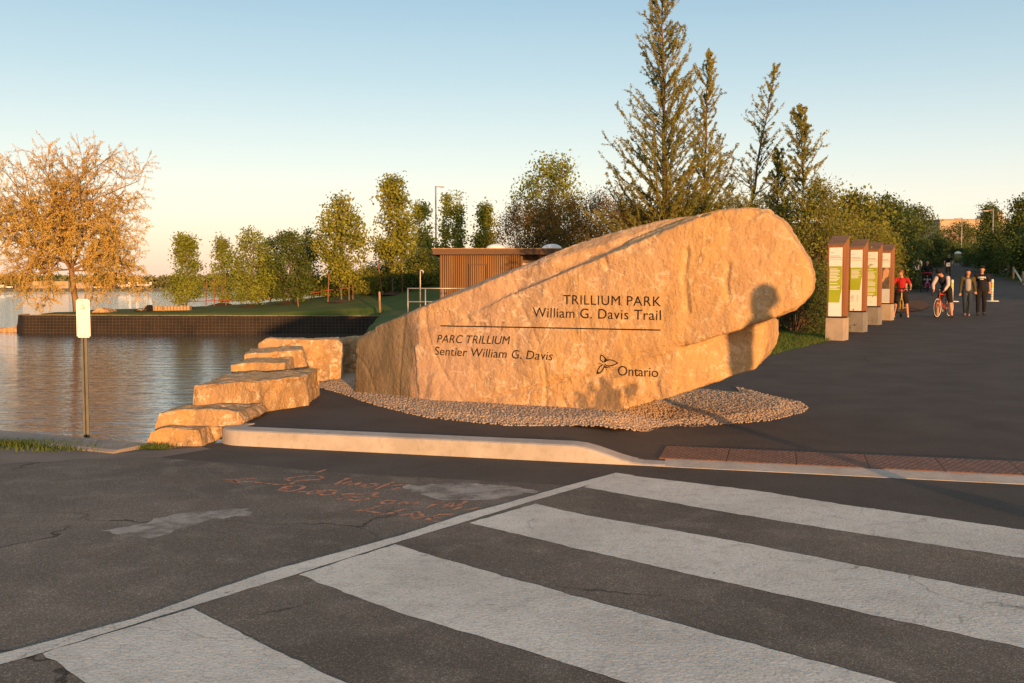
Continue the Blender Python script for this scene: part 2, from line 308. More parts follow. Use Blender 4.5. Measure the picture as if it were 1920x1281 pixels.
def rock_mat(name, base, warm, grey, vein=.5, stain=None, facet=None, bump=.9):
    m = bpy.data.materials.new(name); m.use_nodes = True; t = m.node_tree; b = t.nodes['Principled BSDF']
    b.inputs['Roughness'].default_value = .88; b.inputs['Specular IOR Level'].default_value = .2
    tc = t.nodes.new('ShaderNodeTexCoord')
    def N(k, **kw):
        n = t.nodes.new(k)
        for a, v in kw.items():
            if a in n.inputs: n.inputs[a].default_value = v
            else: setattr(n, a, v)
        return n
    def L(a, c): t.links.new(a, c)
    def noise_at(sc, stretch=(1, 1, 1), det=6, dist=0.0):
        mp = N('ShaderNodeMapping'); mp.inputs['Scale'].default_value = stretch; L(tc.outputs['Object'], mp.inputs[0])
        n = N('ShaderNodeTexNoise'); n.inputs['Scale'].default_value = sc; n.inputs['Detail'].default_value = det; n.inputs['Distortion'].default_value = dist
        L(mp.outputs[0], n.inputs['Vector']); return n.outputs[0]
    def rng(s, a, c, lo=0, hi=1):
        r = N('ShaderNodeMapRange'); r.inputs[1].default_value = a; r.inputs[2].default_value = c; r.inputs[3].default_value = lo; r.inputs[4].default_value = hi
        L(s, r.inputs[0]); return r.outputs[0]
    def mth(op, a, c):
        q = N('ShaderNodeMath', operation=op)
        for i, v in ((0, a), (1, c)):
            if hasattr(v, 'node'): L(v, q.inputs[i])
            else: q.inputs[i].default_value = v
        return q.outputs[0]
    def mix(f, A, B):
        x = N('ShaderNodeMix', data_type='RGBA'); L(f, x.inputs[0])
        for i, q in ((6, A), (7, B)):
            if hasattr(q, 'node'): L(q, x.inputs[i])
            else: x.inputs[i].default_value = ncol(q)
        return x.outputs[2]
    col = mix(rng(noise_at(.9, det=5), .38, .62), base, warm)
    col = mix(mth('MULTIPLY', rng(noise_at(1.6, (1, 1, .35), 6, .6), .50, .68), .75), col, grey)
    col = mix(mth('MULTIPLY', rng(noise_at(9, (1, 1, .22), 6), .48, .72), .55), col, tuple(c*.5 for c in base))
    col = mix(mth('MULTIPLY', rng(noise_at(26, (1, 1, .5), 5), .55, .72), .45), col, tuple(c*1.25 for c in base))
    # pale calcite veins: thin level lines of a warped noise, broken up by a second noise
    for sc, wid, seed in ((1.1, .012, (3.1, 0, 0)), (2.6, .022, (0, 7.7, 0)), (6.0, .022, (5, 2, 1))):
        mp = N('ShaderNodeMapping'); mp.inputs['Location'].default_value = seed; L(tc.outputs['Object'], mp.inputs[0])
        n = N('ShaderNodeTexNoise'); n.inputs['Scale'].default_value = sc; n.inputs['Detail'].default_value = 5; n.inputs['Distortion'].default_value = .5
        L(mp.outputs[0], n.inputs['Vector'])
        d = mth('ABSOLUTE', mth('SUBTRACT', n.outputs[0], .5), 0)
        line = rng(d, wid*.3, wid, 1, 0)
        brk = rng(noise_at(1.7+sc*1.5, det=4), .47, .58)
        col = mix(mth('MULTIPLY', mth('MULTIPLY', line, brk), vein), col, (.74, .60, .46))
    # fine dark seams running roughly upright, and scattered pale flecks
    sm_ = mth('ABSOLUTE', mth('SUBTRACT', noise_at(3.0, (1.6, 1.6, .28), 7, .5), .5), 0)
    col = mix(mth('MULTIPLY', mth('MULTIPLY', rng(sm_, .003, .012, 1, 0), rng(noise_at(1.9, det=3), .5, .6)), .7), col, tuple(c*.28 for c in base))
    col = mix(mth('MULTIPLY', mth('MULTIPLY', rng(noise_at(60, det=3), .60, .70), rng(noise_at(3.4, det=4), .48, .62)), .8), col, (.74, .60, .46))
    col = mix(mth('MULTIPLY', rng(noise_at(3.8, (1, 1, .5), 8, 1.2), .54, .64), .5), col, tuple(c*.55 for c in base))
    if facet:                       # ochre stone towards the head, pinker towards the foot
        gx_ = N('ShaderNodeSeparateXYZ'); L(tc.outputs['Object'], gx_.inputs[0])
        gw = mth('ADD', gx_.outputs[0], mth('MULTIPLY', noise_at(1.4, det=6, dist=.6), 2.2))
        col = mix(mth('MULTIPLY', rng(gw, 1.0, 2.6), .38), col, (.56, .33, .115))
        col = mix(mth('MULTIPLY', rng(gw, 1.2, -.2), .45), col, (.36, .25, .185))
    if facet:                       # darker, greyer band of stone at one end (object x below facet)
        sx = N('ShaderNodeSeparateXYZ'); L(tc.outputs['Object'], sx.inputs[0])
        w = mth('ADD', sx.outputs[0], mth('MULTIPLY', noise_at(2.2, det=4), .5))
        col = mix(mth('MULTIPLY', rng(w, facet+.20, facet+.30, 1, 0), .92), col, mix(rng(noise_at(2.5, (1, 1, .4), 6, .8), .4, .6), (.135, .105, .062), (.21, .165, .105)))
    for (p, r) in (stain or []):
        v = N('ShaderNodeVectorMath', operation='DISTANCE'); L(tc.outputs['Object'], v.inputs[0]); v.inputs[1].default_value = p
        dd = mth('ADD', v.outputs['Value'], mth('MULTIPLY', mth('SUBTRACT', noise_at(6, det=8), .5), r*3.2))
        col = mix(mth('MULTIPLY', rng(dd, r*.5, r, 1, 0), .72), col, (.10, .085, .07))
    L(col, b.inputs['Base Color'])
    h = mth('ADD', mth('MULTIPLY', noise_at(7, (1, 1, .6), 10, .2), 1.0), mth('MULTIPLY', noise_at(34, det=6), .5))
    bp = N('ShaderNodeBump'); bp.inputs['Strength'].default_value = bump; bp.inputs['Distance'].default_value = .035; L(h, bp.inputs['Height']); L(bp.outputs[0], b.inputs['Normal'])
    return m

# ------------------------------------------------------------------ setting: water, terrain, pavements
def st(t, s): return (CP[0]+CU[0]*t+CN[0]*s, CP[1]+CU[1]*t+CN[1]*s)
def to_s(X, Y): return (X-CP[0])*CN[0]+(Y-CP[1])*CN[1]
def to_t(X, Y): return (X-CP[0])*CU[0]+(Y-CP[1])*CU[1]
WATER_Z = -.8
tag(pydata('lake_water', [(-2500, -300, WATER_Z), (2500, -300, WATER_Z), (2500, 4000, WATER_Z), (-2500, 4000, WATER_Z)], [(0, 1, 2, 3)], M['water']), kind='structure')

SHORE = np.array([(-90, -60), (-90, 47.6), (-15, 14.2), (-5.56, 10.0), (-3.75, 9.25), (-3.45, 10.0), (-3.2, 12), (-3.0, 15), (-3.8, 22), (-5, 30), (-6, 40), (-7, 48.6),
                  (-16, 49.3), (-25.6, 50.3), (-26.2, 51.5), (-24.5, 55.5), (-17, 59.5), (-13, 62), (-11, 70), (-13, 90), (-12, 140), (0, 220), (0, 420), (400, 420), (400, -60)])
def poly_sd(poly, X, Y):               # + inside
    inside = np.zeros(X.shape, bool); dmin = np.full(X.shape, 1e9)
    for i in range(len(poly)):
        (x0, y0), (x1, y1) = poly[i], poly[(i+1) % len(poly)]
        c = ((y0 > Y) != (y1 > Y)) & (X < (x1-x0)*(Y-y0)/((y1-y0) if y1 != y0 else 1e-9)+x0); inside ^= c
        dx, dy = x1-x0, y1-y0; q = np.clip(((X-x0)*dx+(Y-y0)*dy)/(dx*dx+dy*dy), 0, 1)
        dmin = np.minimum(dmin, np.hypot(X-x0-q*dx, Y-y0-q*dy))
    return np.where(inside, dmin, -dmin)
TL = [(-3.6, 9.6), (-3.3, 10.8), (-3.1, 11.8), (-3.0, 15), (0, 17), (5, 18.7), (7.45, 22.4), (12.3, 32.2), (15, 37), (16.4, 40), (18.5, 45), (20.3, 50), (22.4, 55), (27.0, 66), (31.5, 75), (50.7, 110), (75, 150)]
TR = [(90, -15), (80, 25), (50, 42), (34, 51), (30.8, 56), (37.5, 75), (45.2, 95), (52.2, 110), (77, 150)]
TRAIL = np.array(TL + TR[::-1])
TLs = np.array([to_s(*p) for p in TL]); TLt = np.array([to_t(*p) for p in TL])
TRs = np.array([to_s(*p) for p in TR]); TRt = np.array([to_t(*p) for p in TR])
def gauss(X, Y, cx, cy, a, sx, sy): return a*np.exp(-((X-cx)/sx)**2/2-((Y-cy)/sy)**2/2)
def land_z(X, Y):
    X = np.asarray(X, float); Y = np.asarray(Y, float)
    left = np.interp(Y, [14, 20, 40, 48, 50, 60, 75], [.16, .28, .36, .06, .10, .36, .6])
    w = sm(6, -3, X-.15*np.maximum(Y-20, 0))*sm(14, 17, Y)
    base = gz(X, Y)*(1-w)+left*w
    d = poly_sd(TRAIL, X, Y)
    hill = gauss(X, Y, 5, 64, 3.4, 9, 9)+gauss(X, Y, 8.5, 38, 1.7, 5.5, 6)+gauss(X, Y, 26, 88, 4, 9, 18)+gauss(X, Y, 56, 74, 3, 9, 22)+gauss(X, Y, 40, 140, 3, 40, 25)
    hill = hill*sm(.6, 5, -d)
    return base+hill+np.where(d > 0, -.10*sm(0, .5, d)-.03, .015*sm(0, .5, -d))
def lz(x, y): return float(land_z(np.array([x]), np.array([y]))[0])
xs = np.concatenate([[-90, -70, -50], np.arange(-36, -12, 1.0), np.arange(-12, 34, .5), np.arange(34, 60, 1.5), [62, 70, 80, 95, 120, 160, 220, 300, 400]])
ys = np.concatenate([[-60, -30, -10, 0, 5], np.arange(8, 64, .5), np.arange(64, 120, 2), [125, 135, 150, 170, 200, 240, 300, 360, 420]])
GX, GY = np.meshgrid(xs, ys)
GZ = land_z(GX, GY)
GZ = np.where(to_s(GX, GY) < 1.0, np.minimum(GZ, -.08), GZ)
sd = poly_sd(SHORE, GX, GY)
GZ = np.where(sd > 0, GZ, np.maximum(-3.0, GZ*0-.9+sd*1.2)); GZ = np.where((sd > 0) & (sd < .6), GZ*sm(0, .6, sd)+(-.7)*(1-sm(0, .6, sd)), GZ)
nx, ny = len(xs), len(ys)
idx = np.arange(nx*ny).reshape(ny, nx)
F = np.stack([idx[:-1, :-1], idx[:-1, 1:], idx[1:, 1:], idx[1:, :-1]], -1).reshape(-1, 4)
tag(npmesh('lawn', np.stack([GX, GY, GZ], -1).reshape(-1, 3), F, M['lawn'], smooth=True), kind='structure')

# trail and plaza (fresh dark asphalt)
srow = np.concatenate([np.arange(.2, 3, .2), np.arange(3, 16, .5), np.arange(16, 44, 1), np.arange(44, 150, 3)])
V, ncl = [], 60
for s in srow:
    a, b = np.interp(s, TLs, TLt), np.interp(s, TRs, TRt)
    f = np.linspace(0, 1, ncl)**1.6
    for q in f:
        x, y = st(a+(b-a)*q, s); V.append((x, y, float(gz(x, y))))
idx = np.arange(len(srow)*ncl).reshape(len(srow), ncl)
F = np.stack([idx[:-1, :-1], idx[:-1, 1:], idx[1:, 1:], idx[1:, :-1]], -1).reshape(-1, 4)
tag(npmesh('trail', V, F, M['asphalt_new'], smooth=True), kind='structure')

# road
seaw = lambda x: 9.55+(x+3.66)*(-.85/1.9)
x1, y1 = st(70, .1); x0, y0 = st(-4.5, .1)
road = tag(pydata('road', [(-90, -60, 0), (90, -60, 0), (x1, y1, 0), (x0, y0, 0), (-3.75, 9.2, 0), (-90, seaw(-90)-.4, 0)], [range(6)], M['asphalt_old']), kind='structure')
def sheet(name, pts, m, z, parent=road, wob=0.0, seed=1, step=.06):   # flat painted or laid sheet with slightly ragged edges
    rnd = random.Random(seed); out = []
    for i in range(len(pts)):
        a, b = Vector(pts[i]), Vector(pts[(i+1) % len(pts)])
        n = max(1, int((b-a).length/step)) if wob else 1
        pr = Vector((-(b-a).y, (b-a).x)).normalized()
        for k in range(n):
            o = 0 if k == 0 else (noise.noise((a.x+k*.11*5, a.y*3+i*7, seed))*1.2+rnd.uniform(-.6, .6))*wob
            p = a+(b-a)*k/n+pr*o; out.append((p.x, p.y, z))
    bm = bmesh.new(); f = bm.faces.new([bm.verts.new(p) for p in out]); f.normal_update()
    if f.normal.z < 0: f.normal_flip()
    bmesh.ops.triangulate(bm, faces=[f])
    return bmobj(name, bm, m, parent)
def G0(x, y): p = atZ(x, y, 0); return (p.x, p.y)
def ext(p, q, d):                       # extend the ground line p->q beyond q by d metres
    p, q = Vector(p), Vector(q); return tuple(q+(q-p).normalized()*d)
s1t = [G0(1164, 890), G0(1416, 920), G0(1591, 948), G0(1920, 994)]; s1t.append(ext(s1t[0], s1t[-1], 6))
s1b = [G0(1095, 914), G0(1373, 963), G0(1612, 1001), G0(1920, 1047)]; s1b.append(ext(s1b[0], s1b[-1], 6))
s2t = [G0(1003, 945), G0(1100, 967), G0(1373, 1014), G0(1647, 1068), G0(1920, 1119)]; s2t.append(ext(s2t[0], s2t[-1], 6))
s2b = [G0(880, 981), G0(1100, 1033), G0(1400, 1101), G0(1920, 1216)]; s2b.append(ext(s2b[0], s2b[-1], 6))
s3t = [G0(740, 1021), G0(960, 1085), G0(1300, 1178), G0(1680, 1281)]; s3t.append(ext(s3t[0], s3t[-1], 6))
s3b = [G0(560, 1078), G0(750, 1150), G0(960, 1212), G0(1175, 1281)]; s3b.append(ext(s3b[0], s3b[-1], 6))
s4t = [G0(362, 1141), G0(500, 1212), G0(650, 1281)]; s4t.append(ext(s4t[0], s4t[-1], 6))
s4b = [G0(80, 1226), G0(160, 1281)]; s4b.append(ext(s4b[0], s4b[-1], 6))
lowdark = [G0(261, 854), G0(330, 861), G0(464, 871), G0(621, 886), G0(881, 900), G0(1079, 911), G0(1150, 897)]
up = [st(t, .05) for t in np.linspace(40, -4.2, 30)]
patch_lo = lowdark + [(p[0], p[1]-.03) for p in s1t[1:]] + [ext(s1t[0], s1t[-2], 30)]
sheet('fresh_asphalt_strip', patch_lo + up, M['asphalt_patch'], .0008, wob=.012, seed=3)
for nm, a, b, sd_ in (('crosswalk_stripe', s1t, s1b, 5), ('crosswalk_stripe', s2t, s2b, 6), ('crosswalk_stripe', s3t, s3b, 7), ('crosswalk_stripe', s4t, s4b, 8)):
    sheet(nm, a+b[::-1], M['paint'], .0018, wob=.010, seed=sd_)
ru = [G0(-60, 1244), G0(0, 1227), G0(250, 1161), G0(500, 1073), G0(750, 1005), G0(870, 965), G0(960, 941), G0(1060, 912), G0(1155, 887)]
rl = [G0(-60, 1265), G0(0, 1247), G0(75, 1226), G0(350, 1141), G0(555, 1078), G0(730, 1022), G0(865, 981), G0(985, 944), G0(1100, 911), G0(1190, 892)]
sheet('crosswalk_rail', [ext(ru[1], ru[0], 4)]+ru+rl[::-1]+[ext(rl[1], rl[0], 4)], M['paint'], .0028, wob=.005, seed=11)
# pale repair smears on the old asphalt
sheet('repair_smear', [G0(*p) for p in ((185, 996), (240, 988), (310, 970), (380, 958), (470, 953), (476, 968), (400, 972), (365, 985), (320, 1000), (280, 1010), (225, 1003))], M['worn'], .0010, wob=.05, seed=21)
sheet('repair_smear', [G0(*p) for p in ((755, 912), (850, 905), (960, 912), (1010, 922), (930, 936), (850, 938), (800, 930))], M['worn'], .0010, wob=.05, seed=22)
# shoulder and sea wall
sheet('gravel_shoulder', [G0(-900, 905), G0(-300, 888), G0(0, 872), G0(140, 862), G0(300, 858), G0(395, 842), (-3.1, 9.5), (-3.72, 9.15), (-30, seaw(-30)-.3)], M['shoulder'], .0016, wob=.05, seed=31, step=.2)
bm = bmesh.new()
V = []
for x in np.linspace(-60, -3.62, 90):
    y = seaw(x); o = .012*noise.noise((x*2, 0, 0))
    V.append([bm.verts.new(q) for q in ((x-.19, y-.42+o, -.1), (x-.19, y-.42+o, .012), (x-.17, y-.38, .03), (x, y-.02+o, .035), (x, y+o, .02), (x, y+.03+o, -1.6))])
for a, b in zip(V[:-1], V[1:]):
    for k in range(5): bm.faces.new((a[k], b[k], b[k+1], a[k+1]))
bm.faces.new(V[-1]); bm.normal_update()
tag(bmobj('seawall', bm, M['seawall']), 'low weathered concrete seawall cap along the water behind the sign post', 'seawall', kind='structure')

# spray paint scribble, traced as strokes on the road
def ribbon(pts, w, zf=None, rnd=None):
    V, F = [], []
    pts = [Vector(p) for p in pts]
    for i, p in enumerate(pts):
        d = (pts[min(i+1, len(pts)-1)]-pts[max(i-1, 0)]).normalized(); n = Vector((-d.y, d.x)); k = w*(rnd.uniform(.6, 1.25) if rnd else 1)
        V += [p+n*k/2, p-n*k/2]
    for i in range(len(pts)-1): F.append((2*i, 2*i+1, 2*i+3, 2*i+2))
    return V, F
def dens(pts, step):
    out = []
    for a, b in zip(pts[:-1], pts[1:]):
        a, b = Vector(a), Vector(b); n = max(1, int((b-a).length/step)); out += [a+(b-a)*k/n for k in range(n)]
    return out+[Vector(pts[-1])]
STROKES = [[(60, 114), (120, 113), (175, 130), (60, 114), (170, 120), (330, 130), (440, 143), (530, 145), (560, 126), (600, 115), (720, 110), (762, 97), (740, 85), (650, 82), (540, 95), (500, 110), (530, 120)], [(60, 112), (290, 103)], [(700, 65), (780, 40)],
 [(632, 160), (600, 150), (500, 160), (455, 180), (480, 187), (540, 190), (600, 178), (632, 160)], [(490, 170), (540, 180)], [(580, 197), (650, 192)], [(735, 180), (700, 185), (650, 200), (660, 210), (720, 205), (735, 180)], [(735, 205), (780, 180), (850, 185), (830, 210), (760, 218), (735, 205)],
 [(820, 248), (900, 240)], [(890, 215), (985, 200), (920, 232), (960, 255), (1060, 250), (1070, 238), (1000, 232), (930, 228)], [(1000, 212), (1140, 200), (1090, 225), (1145, 228)],
 [(830, 148), (880, 125), (930, 100), (960, 98)], [(895, 140), (950, 118), (935, 146), (1015, 125), (985, 150)], [(1130, 135), (1060, 140), (1025, 155), (1060, 165), (1120, 155), (1135, 137)], [(1120, 178), (1180, 150), (1250, 125)], [(1180, 155), (1360, 140)], [(1240, 180), (1290, 165)],
 [(1260, 258), (1210, 250), (1165, 265), (1175, 276), (1230, 278), (1260, 258)], [(1270, 280), (1330, 262), (1345, 281), (1415, 262), (1400, 285)], [(1480, 305), (1560, 265)], [(1510, 275), (1600, 268)], [(1590, 300), (1660, 270), (1640, 300), (1700, 285), (1755, 258)], [(1660, 318), (1720, 295)], [(1760, 320), (1830, 303)],
 [(1170, 285), (1080, 312), (990, 326), (1060, 325), (1190, 350)], [(1200, 350), (1270, 328), (1345, 308)], [(1280, 360), (1370, 345), (1390, 385), (1450, 365), (1420, 330), (1380, 335)], [(1600, 402), (1540, 400), (1480, 385), (1560, 352), (1670, 348)], [(1500, 374), (1580, 371)]]
V, F = [], []; rnd = random.Random(4)
for s_ in STROKES:
    g = [G0(400+x/3.692, 870+y/3.692) for x, y in s_]
    v, f = ribbon(dens(g, .03), .035, rnd=rnd); n = len(V); V += [(p.x, p.y, .0016) for p in v]; F += [[i+n for i in q] for q in f]
for k, (x, y) in enumerate(((62, 114), (95, 116), (130, 118), (165, 124))):
    pass
pydata('orange_paint_writing', V, F, M['orange_paint'], road)

# kerb with rounded end, tapering down to a flush band; tactile plates
def kerb_h(t): return .14*float(sm(.12, -.55, t))+.016
path = [(-3.95-.34*math.sin(a), .34-.34*math.cos(a)) for a in np.linspace(math.pi/2, 0, 12)]
path = [(-4.29, .48)] + path + [(t, 0.0) for t in np.linspace(-3.8, .3, 40)]
bm = bmesh.new(); rings = []
for i, (t, s) in enumerate(path):
    a, b = path[max(i-1, 0)], path[min(i+1, len(path)-1)]
    d = Vector((b[0]-a[0], b[1]-a[1])).normalized(); n = Vector((-d.y, d.x))           # towards the plaza
    h = kerb_h(t); ring = []
    for off, z in ((-.012, -.06), (0, h-.03), (.008, h-.01), (.03, h), (.235, h+.004), (.245, h-.05), (.245, -.06)):
        x, y = st(t+n.x*off, s+n.y*off); ring.append(bm.verts.new((x, y, z)))
    rings.append(ring)
for a, b in zip(rings[:-1], rings[1:]):
    for k in range(6): bm.faces.new((a[k], b[k], b[k+1], a[k+1]))
bm.faces.new(rings[0]); bm.faces.new(rings[-1][::-1]); bmesh.ops.recalc_face_normals(bm, faces=bm.faces[:])
tag(bmobj('kerb', bm, M['concrete'], smooth=False), 'pale concrete kerb with a rounded end tapering down beside the crosswalk', 'kerb', kind='structure')
V = []; n = 80
for t in np.linspace(.28, 40, n):
    for s, z in ((-.0, -.05), (.0, .005), (.245, .028), (.245, -.05)):
        x, y = st(t, s+.006*noise.noise((t*3, 0, s))); V.append((x, y, z))
F = [(4*i+k, 4*i+4+k, 4*i+5+k, 4*i+1+k) for i in range(n-1) for k in range(3)]
tag(pydata('flush_kerb', V, F, M['concrete']), 'flush pale concrete band in front of the rusty tactile plates', 'kerb', kind='structure')
tac = tag(empty('tactile_paving', (*st(.22, .25), .03)), 'rusty cast iron tactile paving strip at the foot of the ramp', 'tactile paving')
bm = bmesh.new(); vs = bbox(bm, 0, .60, 0, .60, -.02, .012)
for i in range(10):
    for j in range(10):
        q = bmesh.ops.create_cone(bm, cap_ends=True, segments=6, radius1=.017, radius2=.010, depth=.004)
        bmesh.ops.translate(bm, verts=q['verts'], vec=(.03+.06*i+(.015 if j % 2 else -.012), .03+.06*j, .0138))
me = bpy.data.meshes.new('tactile_plate'); bm.to_mesh(me); bm.free(); me.materials.append(M['tactile'])
ang = math.atan2(CU[1], CU[0])
for k in range(14):
    o = bpy.data.objects.new('plate', me); x, y = st(.22+.605*k, .25)
    link(o, tac); o.location = (x-tac.location.x, y-tac.location.y, float(gz(*st(.52+.605*k, .5)))-.03-.002); o.rotation_euler = (0.025, 0, ang)

# ------------------------------------------------------------------ gravel bed
gpx = [(585, 722), (640, 737), (700, 758), (800, 783), (950, 798), (1150, 803), (1330, 798), (1440, 789), (1500, 774), (1512, 765), (1495, 755), (1440, 742), (1385, 728)]
gp = [atG(*p) for p in gpx]; gpoly = np.array([(p.x, p.y) for p in gp]+[(3.2, 13.2), (2.0, 14.3), (0, 15.6), (-2.3, 16.2), (-2.9, 15.2)])
def bed_z(X, Y): return gz(X, Y)+.035*sm(0, .35, poly_sd(gpoly, X, Y))
bm = bmesh.new()
gx, gy = np.meshgrid(np.arange(-3.2, 4, .1), np.arange(9.5, 16.4, .1)); d = poly_sd(gpoly, gx, gy); zz = bed_z(gx, gy)
ok = d > -.0; ids = -np.ones(gx.shape, int); V = []
for i in range(gx.shape[0]):
    for j in range(gx.shape[1]):
        if ok[i, j]: ids[i, j] = len(V); V.append((gx[i, j], gy[i, j], zz[i, j]+.004))
F = [(ids[i, j], ids[i, j+1], ids[i+1, j+1], ids[i+1, j]) for i in range(gx.shape[0]-1) for j in range(gx.shape[1]-1) if min(ids[i, j], ids[i, j+1], ids[i+1, j+1], ids[i+1, j]) >= 0]
gb = tag(pydata('gravel_bed', V, F, M['pebble']), kind='structure')
rs = np.random.RandomState(7)
P = np.stack([rs.uniform(-3.2, 4, 90000), rs.uniform(9.5, 16.3, 90000)], 1)
P = P[(poly_sd(gpoly, P[:, 0], P[:, 1]) > -.03) & (P[:, 1] < 14.2+0*P[:, 0])][:30000]
bm = bmesh.new(); bmesh.ops.create_icosphere(bm, subdivisions=1, radius=1); bm.verts.ensure_lookup_table()
iv = np.array([v.co[:] for v in bm.verts]); itf = np.array([[v.index for v in f.verts] for f in bm.faces]); bm.free()
n = len(P); sc = rs.uniform(.008, .017, (n, 1, 1))*np.stack([rs.uniform(.8, 1.4, n), rs.uniform(.7, 1.2, n), rs.uniform(.5, .9, n)], -1)[:, None, :]
a = rs.uniform(0, 6.28, n); ca, sa = np.cos(a)[:, None], np.sin(a)[:, None]
vv = iv[None]*sc*rs.uniform(.8, 1.2, (n, len(iv), 1)); vx = vv[..., 0]*ca-vv[..., 1]*sa; vy = vv[..., 0]*sa+vv[..., 1]*ca
pz = bed_z(P[:, 0], P[:, 1])+.006
VV = np.stack([vx+P[:, :1], vy+P[:, 1:], vv[..., 2]+pz[:, None]], -1).reshape(-1, 3)
FF = (itf[None]+(np.arange(n)*len(iv))[:, None, None]).reshape(-1, 3)
tag(npmesh('pebbles', VV, FF, M['pebble']), 'loose pale pebbles spread around the foot of the great rock', 'gravel', kind='stuff')

# ------------------------------------------------------------------ the great rock and boulders
RO = Vector((-1.11, 11.8, 0)); RU = Vector((.898, -.441, 0)).normalized(); RN = Vector((-RU.y*-1, 0, 0))
RN = Vector((RU.y, -RU.x, 0))                       # points towards the camera
if RN.y > 0: RN = -RN
def FP(x, y, dn=0.0):                                # photo pixel -> point on the rock's face plane, dn metres in front of it
    d = ray(x, y); o = Vector((0, 0, CAM_H)); q = RO+RN*dn
    return o+d*((q-o).dot(RN)/d.dot(RN))
def hull(bm, pts):
    vs = [bm.verts.new(p) for p in pts]
    r = bmesh.ops.convex_hull(bm, input=vs)
    bmesh.ops.delete(bm, geom=[v for v in r['geom_interior'] if isinstance(v, bmesh.types.BMVert)], context='VERTS')
def fbm(p, o=4): return noise.fractal(p, 1.0, 2.0, o)
def rockify(name, bm, m, voxel, loc, amps, seed=0, parent=None):
    bmesh.ops.translate(bm, verts=bm.verts[:], vec=-Vector(loc))
    o = bmobj(name, bm, m, parent, loc=loc)
    md = o.modifiers.new('r', 'REMESH'); md.mode = 'VOXEL'; md.voxel_size = voxel; md.use_smooth_shade = True
    md = o.modifiers.new('s', 'SMOOTH'); md.factor = .5; md.iterations = 1
    baked(o); me = o.data
    n = len(me.vertices); co = np.empty(n*3, np.float32); me.vertices.foreach_get('co', co); co = co.reshape(-1, 3)
    no = np.array([v.normal[:] for v in me.vertices]); off = Vector((seed*3.7, seed*1.3, -seed))
    D = np.zeros(n)
    for g in (GROOVES if name == 'sign_rock' else []):
        for a_, b_ in zip(g[:-1], g[1:]):
            a_, b_ = np.array(a_), np.array(b_); tt = np.clip(((co-a_)@(b_-a_))/((b_-a_)@(b_-a_)), 0, 1); dd_ = np.linalg.norm(co-a_-tt[:, None]*(b_-a_), axis=1)
            D = np.minimum(D, -.035*np.clip(1-dd_/.045, 0, 1))
    for i in range(n):
        p = Vector(co[i])+off; q = Vector((p.x, p.y, p.z*1.0))
        d = 0
        for fr, am, kind in amps:
            if kind == 'f': d += am*noise.fractal(q*fr, 1.0, 2.0, 3)
            elif kind == 'c':                         # chipped facets: voronoi cells
                dd = noise.voronoi(q*fr)[0]; d += am*(dd[1]-dd[0])-am*.5
            elif kind == 'r':                         # cracks
                v = abs(noise.noise(Vector((q.x*fr, q.y*fr, q.z*fr*.6)))); d -= am*max(0, 1-v/.04)
        D[i] += d
    co = co+no*D[:, None]
    me.vertices.foreach_set('co', co.astype(np.float32).ravel()); me.update()
    me.polygons.foreach_set('use_smooth', [True]*len(me.polygons))
    if m and not me.materials: me.materials.append(m)
    return o
def face_block(bm, front, back_dn, shrink=.95, up=0.0):  # front: (px, py, dn); extruded backwards
    f = [FP(*p) for p in front]; c = sum(f, Vector())/len(f)
    b = [c+(p-c)*shrink-RN*back_dn+Vector((0, 0, up)) for p in f]
    hull(bm, f+b)
bm = bmesh.new()
# head and upper front slab
face_block(bm, [(775, 650, 0), (940, 558, 0), (1010, 532, 0), (1072, 507, 0), (1130, 482, 0), (1180, 460, 0), (1265, 428, 0), (1310, 407, .0), (1345, 396, -.03), (1400, 391, -.07), (1440, 397, -.10), (1466, 415, -.10), (1482, 442, -.10),
                (1500, 470, -.1), (1513, 492, -.11), (1521, 520, -.12), (1519, 545, -.12), (1505, 568, -.10), (1485, 580, -.03), (1440, 600, 0), (1380, 618, .02), (1280, 645, .01), (1000, 740, 0), (790, 790, 0)], .55, .97, .05)
face_block(bm, [(1180, 450, -.25), (1310, 401, -.20), (1345, 392, -.22), (1400, 387, -.25), (1445, 392, -.3), (1478, 430, -.35), (1518, 492, -.45), (1526, 525, -.5), (1522, 550, -.5), (1490, 582, -.4), (1380, 622, -.35), (1150, 700, -.3), (1050, 640, -.2)], .8, .9, .0)
# ledge slope on top of the front slab
hull(bm, [FP(*p) for p in [(940, 558, -.01), (1072, 507, -.01), (1180, 460, -.01), (1310, 407, -.01), (985, 541, -.42), (1072, 499, -.5), (1180, 451, -.5), (1310, 401, -.35), (940, 640, -.3), (1300, 600, -.3), (940, 640, 0), (1300, 600, 0)]])
# back layer
face_block(bm, [(700, 612, -.30), (735, 600, -.16), (800, 573, -.03), (900, 533, -.02), (955, 510, -.10), (1000, 488, -.22), (1060, 462, -.36), (1100, 447, -.44), (1160, 430, -.48), (1230, 414, -.5), (1312, 402, -.5), (1330, 640, -.55), (900, 770, -.08), (790, 780, -.03), (700, 770, -.3)], .85, .93, -.02)
# lower body and the undercut block below the head
face_block(bm, [(790, 790, 0), (782, 620, 0), (1000, 600, -.005), (1275, 645, -.03), (1262, 746, -.03), (1150, 776, 0), (1100, 790, 0)], 1.3, .93)
face_block(bm, [(1268, 650, -.05), (1380, 616, -.34), (1432, 600, -.45), (1440, 606, -.52), (1441, 640, -.52), (1432, 670, -.46), (1416, 692, -.38), (1345, 714, -.18), (1255, 747, -.03), (1150, 774, 0), (1160, 690, -.01)], 1.0, .88, .06)
